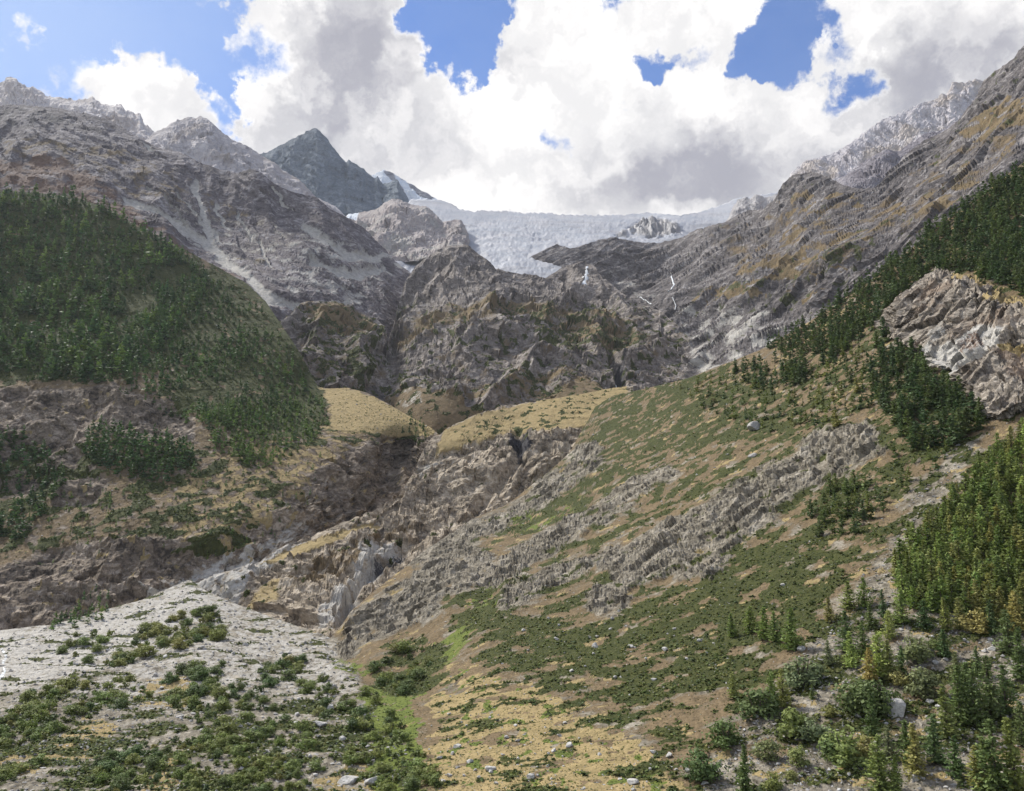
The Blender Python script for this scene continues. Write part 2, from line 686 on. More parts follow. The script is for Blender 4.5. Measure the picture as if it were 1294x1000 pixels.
def patch(mask, n, k=1.0):
    """turn a density mask 0..1 and a noise -1..1 into clear-cut patches"""
    thr = (1 - 2 * np.clip(mask, 0, 1)) * 0.55
    return sstep(n, thr - 0.06, thr + 0.06) * (mask > 0.02)


# ---------- near ground: debris fan at lower left and the long slope rising to the right
G_PTS = [(-320, 1040, 235), (-320, 900, 380), (-320, 800, 590), (1600, 1040, 185), (1600, 760, 275), (1600, 540, 350), (1600, 300, 520), (1600, -20, 760), (1600, 420, 430),
         (-60, 1040, 245), (300, 1040, 245), (600, 1040, 245), (900, 1040, 232), (1350, 1040, 215),
         (0, 1000, 272), (300, 1000, 272), (600, 1000, 272), (900, 1000, 255), (1290, 1000, 232), (1350, 900, 262), (1290, 900, 268), (1290, 760, 330), (1290, 640, 380),
         (1290, 540, 432), (1290, 400, 560), (1290, 190, 780), (1350, 150, 800), (1100, 1000, 242), (1100, 900, 285), (1100, 800, 335), (1100, 650, 430),
         (1100, 560, 505), (1100, 450, 640), (1100, 345, 800), (900, 900, 310), (900, 800, 385), (900, 650, 545), (900, 560, 690), (900, 465, 900), (1000, 400, 880),
         (760, 500, 1050), (760, 600, 780), (760, 700, 575), (760, 800, 430), (760, 900, 335), (640, 640, 830), (600, 750, 560), (600, 850, 415),
         (420, 805, 600), (450, 775, 640), (540, 690, 760), (0, 860, 450), (0, 795, 610), (-60, 795, 610), (250, 740, 735), (150, 770, 670), (250, 850, 470),
         (430, 850, 480), (430, 930, 350), (330, 780, 655), (100, 900, 385), (520, 820, 520)]
G_TOP = [(-320, 812), (-60, 802), (0, 797), (60, 790), (110, 778), (180, 757), (240, 733), (262, 748), (300, 764), (350, 782), (395, 798), (418, 806), (428, 796), (445, 772),
         (480, 742), (540, 694), (600, 655), (640, 638), (690, 600), (720, 572), (735, 545), (752, 515), (775, 500), (820, 490), (870, 478), (910, 462),
         (960, 443), (1020, 408), (1100, 355), (1200, 275), (1250, 239), (1294, 205), (1354, 155), (1600, -20)]
G_BOT = [(-320, 1060), (1600, 1060)]

ROCKS_G = [
    [(426, 815), (450, 778), (540, 715), (600, 690), (625, 705), (600, 740), (540, 785), (470, 812), (440, 825)],
    [(600, 735), (640, 700), (720, 655), (800, 608), (850, 590), (860, 600), (760, 665), (680, 715), (620, 745)],
    [(618, 768), (640, 745), (700, 715), (780, 690), (800, 700), (720, 735), (650, 768)],
    [(760, 720), (800, 685), (880, 640), (960, 598), (1040, 560), (1100, 535), (1115, 570), (1060, 600), (1000, 635), (930, 690), (900, 740), (850, 725), (790, 750)],
    [(1000, 580), (1040, 545), (1100, 532), (1115, 565), (1060, 605), (1010, 610)],
    [(735, 770), (750, 740), (790, 735), (795, 760), (770, 785)],
    [(505, 700), (570, 665), (640, 640), (700, 600), (740, 560), (745, 600), (690, 640), (600, 690), (520, 720)],
    [(715, 600), (730, 565), (760, 560), (765, 590), (740, 610)],
]


def g_zones(x, y, P, N):
    Z = {}
    w1 = nz(P, 26, 1, 4, (.55, 1, 1))
    w2 = nz(P, 9, 2, 4, (.5, .8, 1))
    w3 = nz(P, 60, 3, 3)
    xx = x + w1 * 22
    yy = y + w2 * 10 + w1 * 6
    fan = zone(xx, yy, [(-80, 780), (240, 720), (330, 765), (425, 808), (455, 850), (470, 900), (520, 950), (555, 1060), (-80, 1060)], 10)
    rock = np.zeros_like(x)
    for p in ROCKS_G:
        rock = np.maximum(rock, zone(xx, yy, p, 9))
    Z['rock'] = rock * sstep(w2 + w1 * .5, -.45, -.1)
    # green heath mats
    g = .72 * zone(xx, yy, [(600, 790), (640, 755), (760, 770), (860, 730), (930, 690), (1010, 640), (1090, 690), (1060, 770), (1000, 830), (930, 890), (830, 900), (720, 885), (640, 860)], 25)
    g = np.maximum(g, .62 * zone(xx, yy, [(560, 690), (640, 640), (715, 575), (735, 520), (775, 490), (900, 455), (1000, 480), (1040, 540), (960, 570), (860, 575), (760, 640), (640, 690)], 18))
    g = np.maximum(g, .55 * zone(xx, yy, [(900, 620), (1000, 540), (1120, 500), (1180, 560), (1130, 640), (1050, 650), (960, 680)], 20))
    g = np.maximum(g, .46 * zone(xx, yy, [(560, 760), (760, 640), (1000, 470), (1294, 200), (1294, 1000), (880, 1000), (700, 930), (600, 850)], 20))
    g = np.maximum(g, .85 * zone(xx, yy, [(470, 835), (500, 810), (560, 805), (560, 850), (520, 885), (480, 870)], 8))
    g = np.maximum(g, .75 * zone(xx, yy, [(560, 770), (610, 735), (640, 750), (620, 790), (590, 800)], 8))
    g = g * (1 - fan) + fan * (.26 + .24 * sstep(y + w1 * 30, 850, 930))
    g = np.where((y > 900) & (x > 860), np.minimum(g, .36), g)
    fieldz = zone(xx, yy, [(540, 880), (580, 840), (640, 858), (720, 895), (800, 935), (870, 1000), (880, 1060), (555, 1060), (545, 930)], 14)
    g = np.maximum(g * (1 - .2 * fieldz), .30 * fieldz)
    n = nz(P, 11, 4, 5, (.42, .9, 1.2)) + .35 * nz(P, 2.6, 5, 3, (.6, 1, 1))
    Z['green'] = patch(g, n * 1.25) * (1 - .8 * Z['rock'])
    lime = zone(xx, yy, [(470, 865), (500, 850), (560, 800), (590, 765), (625, 735), (628, 760), (600, 800), (560, 845), (520, 890), (545, 1010), (480, 1010), (450, 900)], 8)
    lime = np.maximum(lime, .34 * fieldz)
    lime = np.maximum(lime, .6 * zone(xx, yy, [(640, 655), (700, 640), (740, 625), (730, 650), (660, 680)], 8))
    lime = np.maximum(lime, .8 * zone(xx, yy, [(415, 835), (440, 825), (470, 840), (440, 855)], 6))
    Z['lime'] = patch(lime * .8, nz(P, 7, 6, 4) * 1.2)
    dry = .62 * fieldz + .42 * (1 - fan) * (w3 + .55)
    dry = np.maximum(dry, .9 * zone(xx, yy, [(-80, 975), (30, 945), (110, 905), (150, 918), (110, 958), (-80, 1000)], 6))
    dry = np.maximum(dry, zone(xx, yy, [(165, 1060), (190, 985), (232, 938), (242, 955), (232, 1060)], 4))
    dry = np.maximum(dry, .8 * zone(xx, yy, [(385, 1060), (400, 985), (450, 955), (500, 990), (520, 1060)], 5))
    dry = np.maximum(dry, .75 * zone(xx, yy, [(160, 890), (180, 860), (240, 850), (260, 880), (200, 890)], 5))
    Z['dry'] = np.clip(patch(np.clip(dry, 0, 1) * .75, nz(P, 8, 7, 4, (.6, 1, 1)) * 1.2), 0, 1) * (1 - Z['rock'] * .8)
    scree = zone(xx, yy, [(1200, 560), (1240, 560), (1190, 680), (1160, 760), (1294, 770), (1300, 1060), (880, 1060), (900, 960), (980, 870), (1060, 780), (1120, 690)], 22)
    low_ = sstep(y + w1 * 30, 850, 930)
    pale = fan * (.74 - .34 * low_) + scree * .28
    pale = np.maximum(pale, fan * zone(xx, yy, [(-80, 800), (100, 785), (240, 735), (300, 770), (200, 800), (110, 850), (0, 875), (-80, 880)], 8))
    Z['pale'] = np.clip(pale * (.62 + .8 * (nz(P, 5, 8, 5) + .1)), 0, 1) * (1 - .9 * (Z['dry'] > .5) * (1 - fan))
    Z['soil'] = np.clip((1 - fan) * (.75 + w2) - .5 * scree + zone(x, y, [(1135, 905), (1145, 860), (1175, 845), (1195, 880), (1180, 905)], 6), 0, 1) * (1 - Z['rock'])
    Z['fan'] = fan
    Z['scree'] = scree
    return Z


def g_relief(x, y, P, Z):
    d = P[:, 1]
    h = 2.2 * nz(P, 45, 21, 4) * sstep(d, 200, 500) + .8 * nz(P, 14, 22, 4)
    h = h + Z['rock'] * (4.2 * rock_relief(P, 42, (-.40, -.3, .85), 23, .9, 1.7, (.85, .35, .40, 2.2), .45, 2.6) + 1.6 * rock_relief(P, 9, (-.4, -.3, .85), 29, .8, 1.2, None, 0) + 2.5)
    h = h + Z['green'] * (.35 + .5 * nz(P, 2.2, 24, 2))
    h = h + (Z['fan'] + Z['scree']) * (.7 * nz(P, 3.0, 25, 3) + .55 * (cells(P / 1.7 + nz(P, 4, 27, 2)[:, None], 26) - .5))
    h = h + Z['fan'] * 2.6 * (ridged(P * np.array([.5, 1, 1]) / 60, 3, 28) - .4)
    # green trough between fan and slope
    h = h - 5 * sstep(26 - line_dist(x, y, [(430, 820), (480, 855), (560, 815), (615, 745)]), 0, 26)
    return h


M_GROUND = terrain_mat('ground_soil', .5, ((0.08, 0.068, 0.05), (0.225, 0.197, 0.15), (0.41, 0.365, 0.295)), bump=.7)
ground = Landform('ground', G_TOP, G_BOT, G_PTS, 1.65, g_relief, g_zones, M_GROUND, back=.2, smooth=True)

# ---------- crag in the wood at right
CR_TOP = [(1096, 404), (1112, 394), (1135, 372), (1150, 358), (1170, 338), (1186, 329), (1205, 337), (1225, 340), (1242, 346), (1262, 362), (1294, 372), (1340, 380)]
CR_BOT = [(1096, 412), (1120, 425), (1150, 445), (1175, 470), (1200, 488), (1225, 505), (1240, 530), (1260, 545), (1294, 530), (1340, 520)]


def cr_d(x, y):
    yt = np.interp(x, *np.array(CR_TOP, float).T)
    yb = np.interp(x, *np.array(CR_BOT, float).T)
    s = (yb - y) / np.maximum(yb - yt, 1)
    edge = sstep(np.minimum(np.minimum(s, 1 - s) * 1.0, (x - 1096) / 260.0), 0, .16)
    return ground.ev(x, y) * (1.02 - edge * (.050 + .045 * s))


def cr_zones(x, y, P, N):
    Z = {}
    w = nz(P, 12, 31, 4) * 10
    xx, yy = x + w, y + w
    dry = zone(xx, yy, [(1190, 350), (1220, 340), (1250, 350), (1270, 372), (1240, 360), (1210, 352)], 3)
    dry = np.maximum(dry, zone(xx, yy, [(1260, 440), (1280, 432), (1310, 428), (1310, 440), (1270, 446)], 3))
    dry = np.maximum(dry, .8 * zone(xx, yy, [(1225, 378), (1260, 366), (1300, 375), (1300, 388), (1250, 380)], 3))
    Z['dry'] = dry
    pl = .35 + .9 * zone(xx, yy, [(1165, 440), (1200, 435), (1235, 412), (1270, 410), (1255, 440), (1225, 452), (1200, 470), (1175, 460)], 5)
    pl = np.maximum(pl, .7 * zone(xx, yy, [(1170, 412), (1190, 402), (1195, 420), (1175, 435)], 4))
    Z['pale'] = pl * .75
    Z['rust'] = .55 * zone(xx, yy, [(1205, 440), (1235, 415), (1245, 432), (1225, 446)], 4)
    return Z


def cr_relief(x, y, P, Z):
    h = 7.0 * rock_relief(P, 40, (-.62, -.25, .72), 33, 1.3, 1.25, (.75, .2, .6, 2.0), .35, 3.2)
    h = h - 7 * sstep(5 - line_dist(x, y, [(1195, 470), (1225, 452), (1250, 440), (1275, 428)]), 0, 5)
    h = h - 5 * sstep(5 - line_dist(x, y, [(1270, 425), (1285, 418), (1300, 420)]), 0, 5)
    return h


M_CRAG = terrain_mat('crag_rock', .55, ((0.06, 0.05, 0.04), (0.24, 0.205, 0.165), (0.48, 0.42, 0.345)), bump=.6, stain=(.24, .17, .12))
crag = Landform('rock_crag', CR_TOP, CR_BOT, None, 1.0, cr_relief, cr_zones, M_CRAG, back=.02, dfun=cr_d)

# ---------- rock bench in the middle, cut by the stream
D_PTS = [(230, 770, 800), (300, 775, 745), (300, 730, 800), (420, 800, 655), (420, 840, 600), (400, 700, 860), (500, 740, 800), (460, 652, 960), (540, 560, 1160), (600, 640, 1000),
         (640, 660, 960), (700, 560, 1150), (650, 510, 1360), (770, 492, 1430), (600, 523, 1260), (720, 640, 1020), (790, 540, 1200), (540, 610, 1060), (340, 705, 860),
         (560, 700, 880), (650, 600, 1060), (470, 690, 900), (430, 720, 830)]
D_TOP = [(225, 752), (240, 742), (285, 722), (330, 708), (380, 684), (400, 672), (440, 660), (470, 648), (500, 630), (514, 613), (524, 592), (534, 570), (547, 553), (570, 538),
         (600, 524), (640, 512), (690, 505), (740, 497), (775, 490), (800, 488)]
D_BOT = [(225, 775), (300, 800), (420, 835), (450, 830), (520, 770), (600, 710), (700, 650), (760, 590), (800, 540)]


def d_zones(x, y, P, N):
    Z = {}
    w = nz(P, 30, 41, 4)
    w2 = nz(P, 9, 42, 4)
    xx, yy = x + w * 10, y + w2 * 6
    top = zone(xx, yy, [(560, 545), (600, 525), (690, 503), (790, 485), (800, 510), (740, 540), (700, 545), (640, 548), (590, 560), (550, 575)], 6)
    top = np.maximum(top, zone(xx, yy, [(330, 712), (380, 690), (420, 674), (460, 664), (480, 668), (420, 684), (370, 708)], 3))
    top = np.maximum(top, .6 * zone(xx, yy, [(300, 770), (330, 735), (360, 730), (350, 760)], 5))
    Z['dry'] = np.clip(top, 0, 1)
    Z['green'] = patch(.28 * zone(xx, yy, [(560, 545), (690, 505), (790, 490), (700, 545), (600, 560)], 8) + .06, nz(P, 14, 43, 4) * 1.2)
    Z['green'] = np.maximum(Z['green'], .0)
    pl = .9 * zone(xx, yy, [(215, 770), (235, 735), (290, 715), (370, 690), (400, 680), (360, 710), (320, 725), (300, 760), (310, 790), (240, 790)], 6)
    pl = np.maximum(pl, .85 * zone(xx, yy, [(405, 760), (440, 735), (455, 690), (500, 680), (515, 695), (480, 725), (440, 775), (420, 800), (395, 800)], 6))
    pl = np.maximum(pl, .6 * zone(xx, yy, [(525, 590), (555, 575), (560, 590), (530, 612)], 4))
    pl = np.maximum(pl, .35 * zone(xx, yy, [(520, 640), (620, 600), (660, 610), (620, 650), (560, 665)], 8))
    Z['pale'] = np.clip(pl * (.8 + w2), 0, 1)
    soil = .8 * zone(xx, yy, [(350, 750), (400, 700), (500, 665), (560, 650), (480, 690), (420, 740)], 8) * (.7 + w2)
    Z['soil'] = np.clip(soil + .35 * zone(xx, yy, [(640, 560), (720, 550), (740, 580), (680, 620)], 10), 0, 1)
    Z['dark'] = .8 * zone(xx, yy, [(640, 550), (668, 548), (672, 565), (655, 578)], 3) + .6 * zone(xx, yy, [(470, 705), (505, 690), (515, 705), (480, 725)], 4)
    Z['grass'] = Z['dry']
    return Z


def d_relief(x, y, P, Z):
    s = 1 - .85 * sstep(Z['grass'], .2, .8)
    h = s * (14 * rock_relief(P, 105, (-.30, -.5, .80), 44, 1.2, 1.0, (.8, .3, .35, 2.4), .8, 3.0) + 1.6 * rock_relief(P, 30, (-.30, -.5, .8), 47, 1.2, 1.1, (.8, .3, .35, 2.0), 0, 3.0))
    h = h + 2.5 * nz(P, 60, 48, 3)
    h = h - 13 * sstep(11 - line_dist(x, y, [(656, 553), (656, 580), (625, 610), (600, 640)]), 0, 11)
    h = h - 16 * sstep(12 - line_dist(x, y, [(510, 690), (480, 712), (450, 740), (430, 790)]), 0, 12)
    h = h - 14 * sstep(6 - line_dist(x, y, [(468, 655), (490, 640), (515, 620)]), 0, 8)
    return h


M_BENCH = terrain_mat('bench_rock', .95, ((0.1, 0.082, 0.062), (0.33, 0.272, 0.2), (0.55, 0.475, 0.375)), bump=.6)
bench = Landform('rock_bench', D_TOP, D_BOT, D_PTS, 1.3, d_relief, d_zones, M_BENCH, back=.12)

# ---------- left hillside with its wood and the yellow knoll
C_PTS = [(-320, 850, 650), (-320, 700, 790), (-320, 500, 1030), (-320, 210, 1780), (-60, 830, 690), (0, 795, 730), (0, 700, 860), (0, 600, 1000), (0, 500, 1120), (0, 400, 1350), (0, 230, 1750), (-60, 200, 1800), (-60, 500, 1100), (-60, 800, 720), (200, 760, 790), (200, 700, 850),
         (200, 600, 985), (200, 500, 1160), (200, 400, 1450), (200, 300, 1760), (310, 360, 1720), (300, 500, 1230), (400, 485, 1420), (400, 640, 980), (300, 690, 880), (300, 740, 850),
         (435, 492, 1400), (490, 512, 1330), (545, 542, 1230), (500, 600, 1150), (470, 540, 1225), (540, 590, 1150), (400, 560, 1130), (380, 440, 1500), (300, 600, 1010),
         (500, 560, 1230), (440, 680, 1000), (550, 640, 1120), (100, 560, 1040), (100, 480, 1180), (510, 580, 1260), (470, 600, 1120)]
C_TOP = [(-320, 205), (-60, 236), (0, 241), (50, 244), (90, 248), (130, 262), (165, 281), (200, 299), (240, 319), (280, 340), (310, 357), (335, 380), (355, 410), (375, 440), (392, 470), (402, 489), (415, 491),
         (440, 490), (465, 497), (490, 510), (515, 525), (545, 541), (558, 552)]
C_BOT = [(-320, 850), (-60, 830), (0, 825), (110, 800), (240, 765), (330, 735), (420, 700), (500, 660), (558, 620)]
FOREST_L = [(-330, 190), (-60, 226), (0, 233), (90, 241), (130, 258), (200, 296), (240, 320), (270, 345), (300, 380), (270, 400), (240, 420), (225, 440), (200, 470), (150, 478), (100, 482), (60, 478), (0, 482), (-60, 490), (-330, 500)]


def c_zones(x, y, P, N):
    Z = {}
    w = nz(P, 45, 51, 4)
    w2 = nz(P, 13, 52, 4)
    xx, yy = x + w * 14, y + w2 * 8
    knoll = zone(xx, yy, [(400, 488), (440, 488), (490, 508), (550, 540), (545, 552), (500, 550), (440, 545), (410, 540), (420, 515)], 5)
    forest = zone(xx, yy, FOREST_L, 12)
    veg = zone(xx, yy, [(270, 325), (325, 345), (360, 390), (412, 480), (420, 520), (400, 560), (300, 560), (200, 500), (230, 440)], 14)
    rockz = .9 * zone(xx, yy, [(-60, 500), (60, 490), (100, 500), (110, 560), (80, 610), (-60, 640)], 8)
    rockz = np.maximum(rockz, zone(xx, yy, [(80, 495), (150, 490), (235, 520), (245, 555), (160, 555), (110, 530)], 7))
    rockz = np.maximum(rockz, zone(xx, yy, [(-60, 740), (0, 720), (80, 690), (180, 680), (260, 680), (330, 660), (400, 600), (440, 565), (545, 552), (560, 640), (400, 690), (300, 720), (200, 780), (0, 830), (-60, 830)], 10))
    rockz = np.maximum(rockz, .8 * zone(xx, yy, [(60, 600), (110, 585), (140, 610), (110, 640), (70, 640)], 7))
    Z['rock'] = np.clip(rockz * (1 - knoll), 0, 1)
    Z['dry'] = np.clip(knoll + .6 * patch(.42 * zone(xx, yy, [(200, 620), (330, 560), (420, 540), (460, 560), (400, 600), (320, 680), (230, 690)], 12) + .16, w2 * 1.3), 0, 1) * (1 - .9 * forest)
    Z['soil'] = np.clip(.8 * (1 - rockz) * (.8 + w2), 0, 1)
    g = .95 * forest + .84 * veg + .46 * zone(xx, yy, [(-60, 560), (300, 560), (380, 620), (300, 700), (100, 680), (-60, 760)], 15)
    g = np.maximum(g, .55 * zone(xx, yy, [(360, 500), (420, 505), (440, 530), (400, 570), (350, 570)], 8))
    g = np.maximum(g, .35 * zone(xx, yy, [(400, 545), (545, 548), (530, 565), (420, 570)], 5))
    Z['green'] = patch(np.clip(g, 0, 1), nz(P, 16, 53, 4, (.6, .8, 1)) * 1.25) * (1 - .9 * knoll)
    dk = .9 * zone(xx, yy, [(475, 570), (500, 552), (535, 550), (525, 600), (480, 620), (472, 600)], 5)
    Z['dark'] = np.clip(dk * (.55 + w2), 0, 1) * .6
    Z['pale'] = np.clip(.55 * zone(xx, yy, [(180, 745), (250, 700), (330, 680), (400, 655), (400, 690), (300, 725), (200, 775)], 7) * (.8 + w2) + .3 * zone(xx, yy, [(-60, 720), (80, 690), (260, 690), (330, 670), (330, 710), (200, 770), (-60, 820)], 12) * (.6 + 2 * w2) + .45 * zone(xx, yy, [(320, 620), (440, 590), (480, 610), (440, 640), (340, 680)], 10) * (.6 + w2), 0, 1)
    Z['knoll'] = knoll
    return Z


def c_relief(x, y, P, Z):
    h = 9 * nz(P, 130, 61, 4) * (1 - .6 * Z['knoll'])
    h = h + (Z['rock'] * 1.0 + .12) * (13 * rock_relief(P, 95, (.2, -.5, .85), 62, .8, .8) + 1.5 * rock_relief(P, 26, (.2, -.5, .85), 65, .9, 1.0, None, 0)) * (1 - .95 * Z['knoll'])
    h = h + Z['green'] * (.8 + .8 * nz(P, 5, 66, 2))
    h = h - 8 * sstep(24 - line_dist(x, y, [(505, 556), (495, 580), (480, 640)]), 0, 22)
    return h


M_LEFT = terrain_mat('hillside_rock', 1.1, ((0.055, 0.045, 0.036), (0.195, 0.155, 0.115), (0.4, 0.335, 0.265)), bump=.6)
hill = Landform('hillside', C_TOP, C_BOT, C_PTS, 1.6, c_relief, c_zones, M_LEFT, back=.25)

# ---------- central rock domes below the glacier
E_PTS = [(330, 560, 1680), (330, 480, 1750), (380, 500, 1680), (490, 505, 1780), (480, 430, 2020), (420, 385, 2080), (370, 400, 2000), (600, 515, 1660), (600, 440, 1900), (600, 385, 2180),
         (560, 315, 2750), (520, 350, 2520), (660, 345, 2800), (700, 400, 2280), (780, 400, 2400), (780, 492, 1760), (860, 480, 1900), (895, 450, 2080), (740, 345, 2850), (495, 410, 2280),
         (910, 480, 1950), (910, 560, 1700), (600, 560, 1600), (680, 500, 1720), (820, 420, 2300), (550, 460, 1850), (520, 500, 1700), (560, 530, 1610), (640, 340, 2750), (600, 360, 2350), (700, 370, 2600)]
E_TOP = [(330, 430), (350, 410), (368, 397), (380, 384), (400, 380), (425, 381), (450, 391), (475, 402), (486, 414), (491, 428), (497, 412), (503, 385), (510, 362), (525, 338), (545, 320), (562, 312), (585, 311),
         (605, 320), (630, 338), (660, 347), (690, 348), (712, 335), (730, 331), (748, 334), (762, 350), (790, 372), (830, 392), (860, 415), (885, 440), (900, 462), (920, 475)]
E_BOT = [(330, 560), (420, 545), (560, 565), (640, 540), (760, 530), (920, 540)]


def e_zones(x, y, P, N):
    Z = {}
    w = nz(P, 90, 71, 4)
    w2 = nz(P, 28, 72, 4)
    xx, yy = x + w * 16, y + w2 * 9
    dry = .8 * zone(xx, yy, [(375, 385), (420, 380), (470, 400), (485, 430), (440, 420), (390, 405)], 6)
    dry = np.maximum(dry, .62 * zone(xx, yy, [(495, 430), (530, 395), (580, 375), (660, 372), (720, 385), (780, 400), (830, 430), (760, 440), (680, 405), (600, 400), (540, 425), (510, 445)], 8))
    dry = np.maximum(dry, .5 * zone(xx, yy, [(560, 480), (680, 470), (720, 460), (740, 480), (700, 500), (600, 510)], 7))
    dry = np.maximum(dry, .35 * zone(xx, yy, [(690, 420), (800, 415), (820, 440), (720, 450)], 6))
    dry = np.maximum(dry, .3 * zone(xx, yy, [(380, 400), (480, 410), (470, 480), (390, 490)], 8))
    Z['dry'] = np.clip(dry * 1.5 * (.75 + 1.1 * nz(P, 40, 73, 4, (.6, 1, 1))), 0, 1)
    g = .55 * zone(xx, yy, [(620, 375), (700, 385), (800, 410), (840, 440), (740, 445), (690, 440), (660, 410)], 8)
    g = np.maximum(g, .45 * zone(xx, yy, [(620, 480), (660, 455), (700, 470), (710, 495), (640, 505)], 7))
    g = np.maximum(g, .48 * zone(xx, yy, [(380, 400), (480, 400), (490, 440), (470, 490), (390, 495)], 8))
    g = np.maximum(g, .30)
    Z['green'] = patch(g, nz(P, 22, 74, 4) * 1.25) * .85 * sstep(y, 365, 385)
    cone = zone(xx, yy, [(486, 505), (505, 490), (530, 488), (600, 515), (610, 545), (540, 550), (500, 525)], 4)
    cone2 = zone(xx, yy, [(700, 495), (735, 475), (770, 492), (790, 520), (700, 530)], 5)
    Z['soil'] = np.clip(cone + cone2 + .35 * sstep(y, 360, 400) + .5 * w2, 0, 1)
    Z['dry'] = np.maximum(Z['dry'], .55 * np.maximum(cone, cone2) * (.7 + w2))
    Z['pale'] = np.clip(.75 * zone(xx, yy, [(486, 505), (505, 492), (535, 490), (540, 515), (520, 525)], 5) * (.6 + 2 * w2)
                        + .5 * sstep(7 - line_dist(xx, yy, [(500, 330), (505, 380), (495, 410), (498, 440), (488, 480)]), 0, 7) * (.8 + w2)
                        + .4 * zone(xx, yy, [(690, 360), (760, 360), (880, 440), (900, 470), (820, 420), (740, 390)], 8) * (.6 + w2), 0, 1)
    Z['dark'] = .7 * zone(xx, yy, [(775, 455), (785, 450), (795, 485), (785, 490)], 3) + .5 * zone(xx, yy, [(468, 490), (488, 485), (492, 505), (475, 510)], 3)
    Z['smooth'] = np.maximum(cone, cone2)
    return Z


def e_relief(x, y, P, Z):
    s = 1 - .93 * Z['smooth']
    h = s * (34 * rock_relief(P, 230, (.15, -.5, .85), 75, .6, .8, (.15, .55, .8, 1.8)) + 2.5 * rock_relief(P, 60, (.6, -.4, .7), 78, .6, 1.0, None, 0))
    h = h - 9 * sstep(14 - line_dist(x, y, [(505, 360), (495, 415), (500, 440), (485, 480), (480, 505)]), 0, 14)
    h = h - 50 * sstep(9 - line_dist(x, y, [(770, 440), (782, 460), (790, 490)]), 0, 9)
    return h


M_DOME = terrain_mat('dome_rock', 2.0, ((0.055, 0.047, 0.042), (0.19, 0.163, 0.142), (0.37, 0.33, 0.295)), bump=.6, far_grass=True)
dome = Landform('rock_dome', E_TOP, E_BOT, E_PTS, 1.35, e_relief, e_zones, M_DOME, back=.12)

# ---------- left mountainside with scree chutes
F_PTS = [(-320, 120, 3050), (-320, 290, 2050), (-320, 200, 2550), (-60, 140, 3050), (0, 135, 3000), (100, 140, 3050), (180, 176, 3050), (300, 220, 3050), (440, 275, 3050), (486, 312, 3080), (525, 335, 3100), (250, 300, 2520), (330, 380, 2080), (400, 350, 2440),
         (450, 400, 2330), (500, 345, 2900), (100, 250, 2330), (200, 320, 2230), (300, 430, 1960), (400, 450, 2130), (0, 230, 2400), (0, 310, 2080), (-60, 310, 2080), (525, 440, 2380), (-60, 180, 2700),
         (100, 180, 2750), (317, 217, 2950), (345, 260, 2900), (260, 250, 2750), (350, 310, 2600), (200, 360, 2100)]
F_TOP = [(-320, 118), (-60, 140), (0, 135), (30, 133), (66, 135), (96, 139), (128, 147), (153, 159), (177, 175), (195, 184), (210, 189), (230, 194), (256, 208), (280, 216), (300, 220), (317, 215), (329, 218),
         (345, 230), (365, 240), (381, 245), (399, 251), (417, 263), (440, 275), (452, 283), (468, 297), (486, 314), (500, 330), (525, 348)]
F_BOT = [(-320, 300), (-60, 300), (0, 300), (100, 310), (200, 360), (300, 430), (340, 450), (400, 450), (525, 460)]


def f_zones(x, y, P, N):
    Z = {}
    w = nz(P, 150, 81, 4)
    w2 = nz(P, 45, 82, 4)
    xx, yy = x + w * 14, y + w2 * 7
    ch = np.zeros_like(x)
    for pts, wd in (([(160, 250), (215, 275), (255, 300), (310, 345), (370, 385)], 7), ([(245, 225), (262, 270), (266, 305), (300, 335)], 5), ([(258, 262), (275, 300)], 3), ([(380, 285), (410, 300), (440, 320), (470, 325)], 8),
                    ([(310, 345), (345, 375), (385, 385)], 9), ([(345, 232), (370, 262)], 2), ([(178, 178), (205, 200)], 3), ([(215, 245), (225, 262)], 3), ([(400, 330), (440, 345), (480, 340)], 8), ([(225, 240), (250, 265), (270, 300)], 2.5), ([(275, 255), (290, 285)], 2.5), ([(300, 265), (318, 300)], 2), ([(190, 235), (220, 262), (240, 285)], 2.5), ([(330, 300), (345, 330)], 2.5)):
        ch = np.maximum(ch, sstep(wd * 1.25 - line_dist(xx, yy, pts), 0, wd))
    pl = np.maximum(ch, .52 * zone(xx, yy, [(200, 250), (300, 270), (420, 290), (500, 320), (500, 400), (400, 400), (330, 350), (240, 320)], 14) * (.75 + 1.6 * w2))
    pl = np.maximum(pl, .8 * zone(xx, yy, [(400, 305), (470, 315), (525, 330), (500, 350), (440, 350), (390, 340)], 7) * (.6 + 1.5 * w2))
    Z['pale'] = np.clip(pl, 0, 1) * .9
    Z['chute'] = ch
    Z['rust'] = np.clip(.85 * zone(xx, yy, [(-60, 205), (60, 195), (130, 225), (200, 285), (310, 350), (280, 350), (180, 300), (90, 250), (-60, 240)], 9) * (.9 + w2), 0, 1) * (1 - ch) * .8
    Z['soil'] = np.clip(.6 * zone(xx, yy, [(0, 165), (150, 180), (330, 270), (420, 310), (330, 330), (200, 270), (60, 220), (0, 210)], 14) * (.6 + 1.4 * w2), 0, 1) * (1 - ch)
    Z['dark'] = np.clip(.75 * zone(xx, yy, [(-60, 138), (60, 132), (110, 145), (95, 165), (40, 168), (-60, 165)], 6) * (.7 + w2)
                        + .45 * zone(xx, yy, [(300, 218), (345, 230), (440, 278), (486, 312), (440, 310), (370, 270), (320, 245)], 7) * (.8 + w2), 0, 1) * .8
    Z['dry'] = np.clip(.45 * zone(xx, yy, [(280, 310), (350, 320), (380, 350), (330, 350)], 8) * (.6 + 2 * w2) + .3 * zone(xx, yy, [(0, 170), (80, 180), (120, 200), (40, 205)], 10), 0, 1) * (1 - ch)
    return Z


